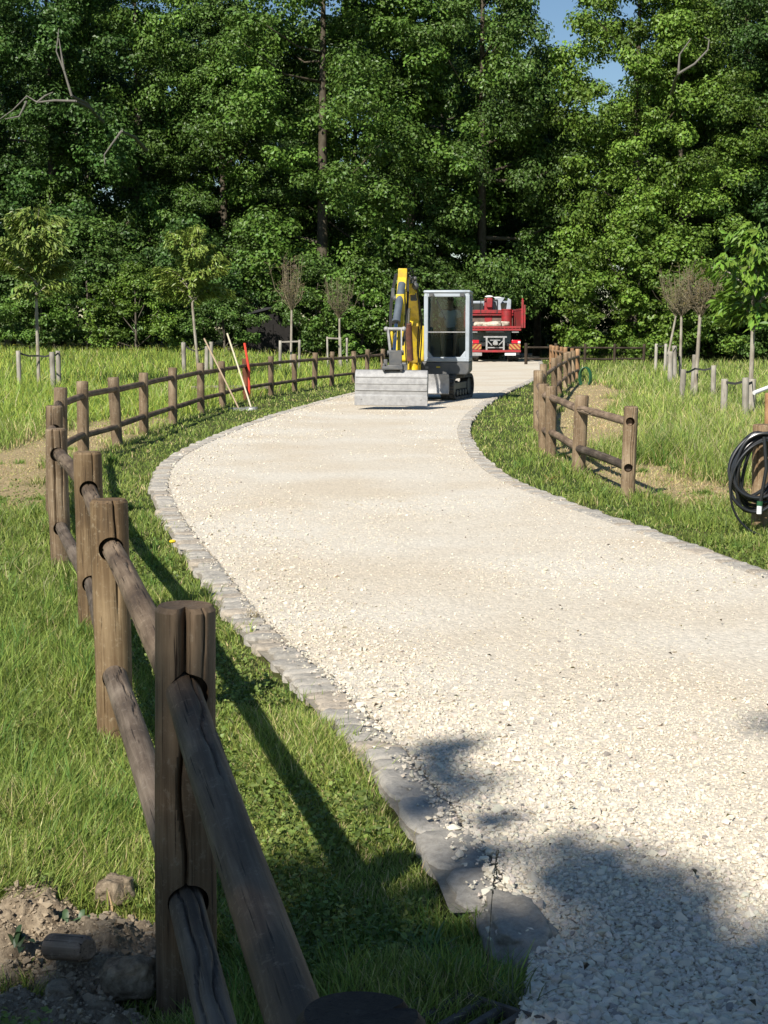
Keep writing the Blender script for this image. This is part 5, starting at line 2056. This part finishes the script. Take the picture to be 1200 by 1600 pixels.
# green hose loop on the far post
p = D(913, 590, 45.5)
gh = empty('green_hose_loop', p)
tag(gh, 'dark green hose loop hanging on a far post of the right fence', 'hose')
mb = MB()
for k in range(4):
    mb.tube([(.16 * math.cos(2 * PI * i / 24) + .02 * k, .02 * k, .30 * math.sin(2 * PI * i / 24)) for i in range(25)], .022, 8)
mb.build('hose', M['greenhose'], gh)

# ------------------------------------------------------------------ foreground: soil, log chunk, plants, drain
def soil_mat():
    m, n, l, b = new_mat('dry_clay')
    tc = n.new('ShaderNodeTexCoord')
    t = n.new('ShaderNodeTexNoise'); t.inputs['Scale'].default_value = 22; t.inputs['Detail'].default_value = 9; t.inputs['Roughness'].default_value = .7
    v = n.new('ShaderNodeTexVoronoi'); v.inputs['Scale'].default_value = 40
    l.new(tc.outputs['Object'], t.inputs['Vector']); l.new(tc.outputs['Object'], v.inputs['Vector'])
    r = n.new('ShaderNodeValToRGB')
    r.color_ramp.elements[0].position = .35; r.color_ramp.elements[0].color = (.16, .12, .08, 1)
    r.color_ramp.elements[1].position = .65; r.color_ramp.elements[1].color = (.40, .32, .22, 1)
    l.new(t.outputs['Fac'], r.inputs['Fac']); l.new(r.outputs['Color'], b.inputs['Base Color'])
    ad = n.new('ShaderNodeMath'); ad.operation = 'MULTIPLY_ADD'; ad.inputs[1].default_value = -.5
    l.new(v.outputs['Distance'], ad.inputs[0]); l.new(t.outputs['Fac'], ad.inputs[2])
    bp = n.new('ShaderNodeBump'); bp.inputs['Strength'].default_value = 1; bp.inputs['Distance'].default_value = .02
    l.new(ad.outputs[0], bp.inputs['Height']); l.new(bp.outputs['Normal'], b.inputs['Normal'])
    b.inputs['Roughness'].default_value = .95; b.inputs['Specular IOR Level'].default_value = .1
    return m


M['soil'] = soil_mat()
from mathutils import noise as mn


def mound(name, c, rx, ry, hgt, seed, label, n=90):
    vs, fs = [], []
    off = Vector((seed * 3.3, seed, 0))
    for j in range(n):
        for i in range(n):
            u, v = i / (n - 1) * 2 - 1, j / (n - 1) * 2 - 1
            r2 = math.sqrt(u * u + v * v)
            fall = max(0, 1 - r2 ** 2.2)
            p = Vector((u * rx, v * ry, 0))
            a = mn.fractal(p * 9 + off, 1, 2.1, 6)
            c1 = mn.voronoi(p * 11 + off)[0]
            z = hgt * fall * (0.65 + .35 * a) + (.035 * (c1[1] - c1[0]) * 1.6 + .012 * a) * min(1, fall * 3)
            vs.append((p.x, p.y, z - .03 * (1 - min(1, fall * 4))))
    for j in range(n - 1):
        for i in range(n - 1):
            q = j * n + i
            fs.append((q, q + 1, q + n + 1, q + n))
    me = arr_mesh(name, vs, fs, True)
    o = link(name, me, M['soil'], None, c)
    tag(o, label, 'soil heap')
    return o


p = G(35, 1470)
mound('soil_heap', (p.x - .02, p.y - .02, 0), .20, .30, .13, 2, 'sunlit crumbly clay heap at the left edge beside the near fence post')
p = G(165, 1500)
mound('soil_heap', (p.x, p.y - .02, 0), .21, .26, .10, 5, 'shaded dark soil heap at the foot of the near fence post')
p = G(40, 1600)
mound('soil_heap', (p.x, p.y - .06, 0), .34, .20, .07, 8, 'low shaded soil in the bottom left corner')
for k, (px, py, s_, lab) in enumerate([(205, 1560, .055, 'shaded clod of earth against the near post'), (180, 1420, .05, 'rounded grey clod behind the dark soil heap'),
                                       (95, 1585, .035, 'small grey clod near the bottom left corner'), (62, 1430, .045, 'pale clod on top of the sunlit heap')]):
    p = G(px, py)
    boulder('clod', (p.x, p.y, s_ * .6 + .02), (s_ * 1.2, s_, s_ * .9), k, M['soil'], 20 + k, lab, 'clod', None, .35, 4)
N = 5200
cx_ = rng.normal(-0.80, .22, N); cy_ = rng.normal(3.78, .27, N)
k_ = (cx_ < -.56) & (cy_ > 3.2)
cx_, cy_ = cx_[k_], cy_[k_]
sz_ = np.exp(rng.normal(math.log(.0045), .55, len(cx_))).clip(.002, .018)
bpy.context.view_layer.update()
zz_ = np.zeros(len(cx_))
heaps = [o_ for o_ in C.objects if o_.name.startswith('soil_heap')]
for i_ in range(len(cx_)):
    best = tz(cx_[i_], cy_[i_])
    for h_o in heaps:
        q_ = Vector((cx_[i_], cy_[i_], 2)) - h_o.location
        hit, lo_, _, _ = h_o.ray_cast(q_, Vector((0, 0, -1)))
        if hit: best = max(best, lo_.z + h_o.location.z)
    zz_[i_] = best
cr_ = scatter_rocks('soil_crumbs', np.stack([cx_, cy_, zz_ + sz_ * .3], 1), sz_, shapes_hi, np.array([[.34, .27, .185]]) * rng.uniform(.6, 1.25, (len(cx_), 1)), mat=stone_mat)
tag(cr_, 'crumbs of dry clay around the soil heaps by the near fence post', 'soil', kind='stuff')
# offcut of a log
p = G(115, 1552)
lo = link('log_offcut', log_mesh('log_offcut', .15, .034, 40, 12, 44, [(1.2, 0, 9, .008, .004, .1)], z0=0, lump=.08), M['rail'], None, (p.x - .07, p.y + .05, .10))
lo.rotation_euler = (R(78), R(10), R(50))
lo.color = (1.5, 1.3, 1.2, 1)
tag(lo, 'short split offcut of wood lying in the shaded soil', 'wood offcut')

# broad-leaved weeds
M['weed'] = leaf_mat('weed_leaf', .45, .2)


def weed(px, py, n, L, Wd, label, seed, col=(0.07, 0.12, 0.04), up=.6, z=0.0, stems=False):
    g = random.Random(seed)
    p = G(px, py, z)
    V_, F_, Cc = [], [], []
    for i in range(n):
        a = g.uniform(0, 2 * PI); el = g.uniform(up - .3, up + .5)
        l_ = L * g.uniform(.6, 1.15)
        bx = Vector((g.uniform(-.5, .5), g.uniform(-.5, .5), 0)) * L * .5
        d = Vector((math.cos(a), math.sin(a), 0))
        s = Vector((-math.sin(a), math.cos(a), 0))
        b0 = len(V_)
        c = Vector(col) * g.uniform(.75, 1.3)
        for k in range(6):
            t = k / 5
            q = bx + d * (l_ * t * math.cos(el)) + Vector((0, 0, l_ * (math.sin(el) * t - .45 * t * t)))
            w_ = Wd * math.sin(PI * min(.97, t * .93 + .06)) ** .8
            V_ += [q - s * w_ / 2 + Vector((0, 0, w_ * .18)), q, q + s * w_ / 2 + Vector((0, 0, w_ * .18))]
            Cc += [c, c * 1.2, c]
        for k in range(5):
            q = b0 + 3 * k
            F_ += [(q, q + 1, q + 4, q + 3), (q + 1, q + 2, q + 5, q + 4)]
    me = arr_mesh('weed', [v[:] for v in V_], F_, True, np.array([c[:] for c in Cc]))
    o = link('weed', me, M['weed'], None, p)
    tag(o, label, 'weed')
    return o


weed(32, 1480, 7, .10, .020, 'dark-leaved weed growing from the sunlit clay heap', 1, (.04, .07, .03), 1.0, .08)
weed(95, 1380, 26, .11, .020, 'leafy weed clump above the sunlit clay heap', 2, (.10, .17, .06), .7)
weed(175, 1375, 22, .11, .018, 'leafy weed clump between the clay heap and the near post', 3, (.08, .14, .05), .8)
weed(20, 1290, 18, .10, .018, 'light green weed at the left edge above the clay heap', 4, (.13, .22, .07), .7)
weed(110, 1455, 14, .09, .018, 'small weed between the two soil heaps', 5, (.07, .12, .05), .8, .04)
weed(858, 752, 14, .16, .015, 'dry brown leaf tuft on the verge under the right fence', 6, (.22, .13, .04), .5)
weed(395, 975, 60, .15, .004, 'dry straw-coloured grass tuft growing over the left kerb', 7, (.26, .21, .11), 1.1)
weed(340, 960, 30, .12, .004, 'small dry grass tuft beside the left kerb', 17, (.2, .18, .08), 1.0)
weed(655, 1290, 8, .07, .012, 'dark seedling at the edge of the left kerb stones', 8, (.03, .05, .02), .8)
weed(700, 1560, 50, .20, .005, 'long grass tuft beside the metal drain', 9, (.14, .17, .06), 1.0)
weed(800, 1590, 30, .22, .004, 'thin grass growing through the drain bars', 10, (.10, .12, .05), 1.2)
weed(660, 1500, 40, .16, .005, 'shaded grass tuft left of the rounded kerb stone', 11, (.10, .16, .05), .9)

# dandelion
p = G(270, 868)
dn = empty('dandelion', p)
tag(dn, 'single yellow dandelion on the verge beside the left kerb', 'flower')
MB().tube([(0, 0, 0), (.004, 0, .05), (.0, 0, .10)], .003, 6).build('stem', plain('stem_green', (.1, .16, .05), .6), dn)
MB().ball((0, 0, .105), .026, n=14, m=6, sc=(1, 1, .5)).build('flower_head', plain('dandelion_yellow', (.85, .58, .02), .7, bump=1, scale=90), dn)

# seed stalk by the drain
p = G(760, 1560)
st = empty('grass_stalk', p)
tag(st, 'single tall seeding grass stalk standing before the rounded kerb stone', 'grass stalk')
mb = MB().tube([(0, 0, 0), (.004, 0, .12), (.012, .0, .26), (.022, 0, .38)], [.0016, .0014, .0011, .0008], 5)
for k in range(34):
    z_ = .27 + .0033 * k + rnd.uniform(-.001, .001)
    mb.ball((.013 + .0004 * k + rnd.uniform(-.006, .006) * (1 - k / 40), rnd.uniform(-.004, .004), z_), .0019, n=6, m=4, sc=(1.3, .7, 1.2))
mb.build('stalk', plain('stalk_brown', (.13, .11, .07), .8), st)

# slotted metal drain
p = G(735, 1580)
gd = empty('drain_grate', (p.x - .06, p.y - .09, .032), R(-38))
gd.scale = (.78, .62, 1)
tag(gd, 'rusty slotted metal drain grate in the ground at the bottom of the picture', 'drain')
mb = MB()
mb.box((0, .165, 0), (.62, .02, .03)).box((0, -.165, 0), (.62, .02, .03)).box((-.30, 0, 0), (.02, .31, .03)).box((.30, 0, 0), (.02, .31, .03))
mb.build('frame', M['rusty2'] if 'rusty2' in M else plain('old_iron', (.12, .10, .08), .8, noise=.4, scale=20), gd, bevel=.003)
io = bpy.data.materials['old_iron']
for i in range(8):
    MB().box((-.255 + i * .073, 0, 0), (.022, .31, .024)).build('bar', io, gd, bevel=.003)
MB().box((0, 0, -.028), (.60, .33, .015)).build('pit_shade_slab', M['black'], gd)  # flat black slab stands in for the darkness inside the drain

# fine-leaved scatter on the road: few dry leaves and dark pebbles
N = 60
x, y = sample_fan(N * 6, 3.4, 14, 1.5, .5)
ok = inside(ROAD, x, y)
x, y = x[ok][:N], y[ok][:N]
c = np.stack([x, y, np.full(len(x), .062)], 1)
V_, F_ = leaf_quads(c, unit(len(x)) * .3 + np.array([0, 0, 1]), rng.uniform(.015, .035, len(x)), .5, fold=.25)
o = link('fallen_leaves', arr_mesh('fallen_leaves', V_, F_, False, np.repeat(pal(len(x), [(.07, .05, .03), (.12, .10, .04), (.05, .05, .03)], [2, 1, 1]), 4, 0)), M['weed'])
tag(o, 'few small dry leaves scattered on the gravel', 'leaves', kind='stuff')

# ------------------------------------------------------------------ the tree behind the camera that shades the foreground
SH = Vector((-0.525, -1.01, 0.97)) / 0.97


def shade_tree():
    P, Nn = [], []
    g = np.random.default_rng(12)
    tg = []          # (ground x, y, radius, leaf count)
    def spot(px, py, r, n): q = G(px, py); tg.append((q.x, q.y, r, n))
    for _ in range(300):
        xx = g.uniform(-2.4, 4.2)
        top = 4.25 + .32 * math.sin(xx * 2.1 + .8) + 0.28 * max(0, xx - .8)
        yy = g.uniform(0.2, top)
        q = Vector((xx, yy))
        # sun flecks: clay heap, kerb stone and some grass
        if abs(xx + .93) < .21 and 3.6 < yy < 4.5: continue
        if abs(xx - .33) < .2 and 3.9 < yy < 4.6: continue
        if abs(xx + .06) < .17 and yy > 3.95: continue
        if xx < -.35 and yy > 4.0 : continue
        tg.append((xx, yy, .22, 230) if yy < top - .5 else (xx, yy, .15, 95))
    spot(700, 1180, .13, 90); spot(690, 1215, .10, 60); spot(745, 1240, .12, 75); spot(780, 1290, .08, 30); spot(620, 1250, .05, 25); spot(660, 1275, .10, 90); spot(760, 1350, .10, 110); spot(660, 1400, .10, 70)
    spot(1195, 1140, .10, 28); spot(480, 1400, .25, 300); spot(820, 1465, .06, 70); spot(900, 1340, .12, 60); spot(930, 1390, .14, 180)
    for (xx, yy, r, n) in tg:
        h_ = g.uniform(9.0, 14.0)
        c = Vector((xx, yy, 0)) + SH * h_
        n = int(n * .9)
        u = unit(n) * (g.random((n, 1)) ** .5) * r * 1.25
        P.append(u + np.array(c[:])); Nn.append(unit(n) + np.array([0, 0, .5]))
    P = np.vstack(P)
    c = P.mean(0)
    V_, F_ = leaf_quads(P, np.vstack(Nn), g.uniform(.07, .13, len(P)), .7)
    base = Vector((c[0] - 1.0, c[1] - 2.0, 0))
    root = empty('shade_tree', base)
    tag(root, 'large leafy tree beside the photographer, casting the dappled shade over the near gravel', 'tree')
    V_ = V_ - np.array(base[:])
    link('crown', arr_mesh('crown', V_, F_, False, np.tile(np.array([[.06, .11, .025]]), (len(V_), 1))), M['leaf'], root)
    cs = [(P[i][0] - base.x, P[i][1] - base.y, P[i][2], 1) for i in g.integers(0, len(P), 16)]
    t = link('trunk', trunk_mesh('trunk', 14.5, .28, cs, 5, bare=.45), M['bark'], root)


shade_tree()
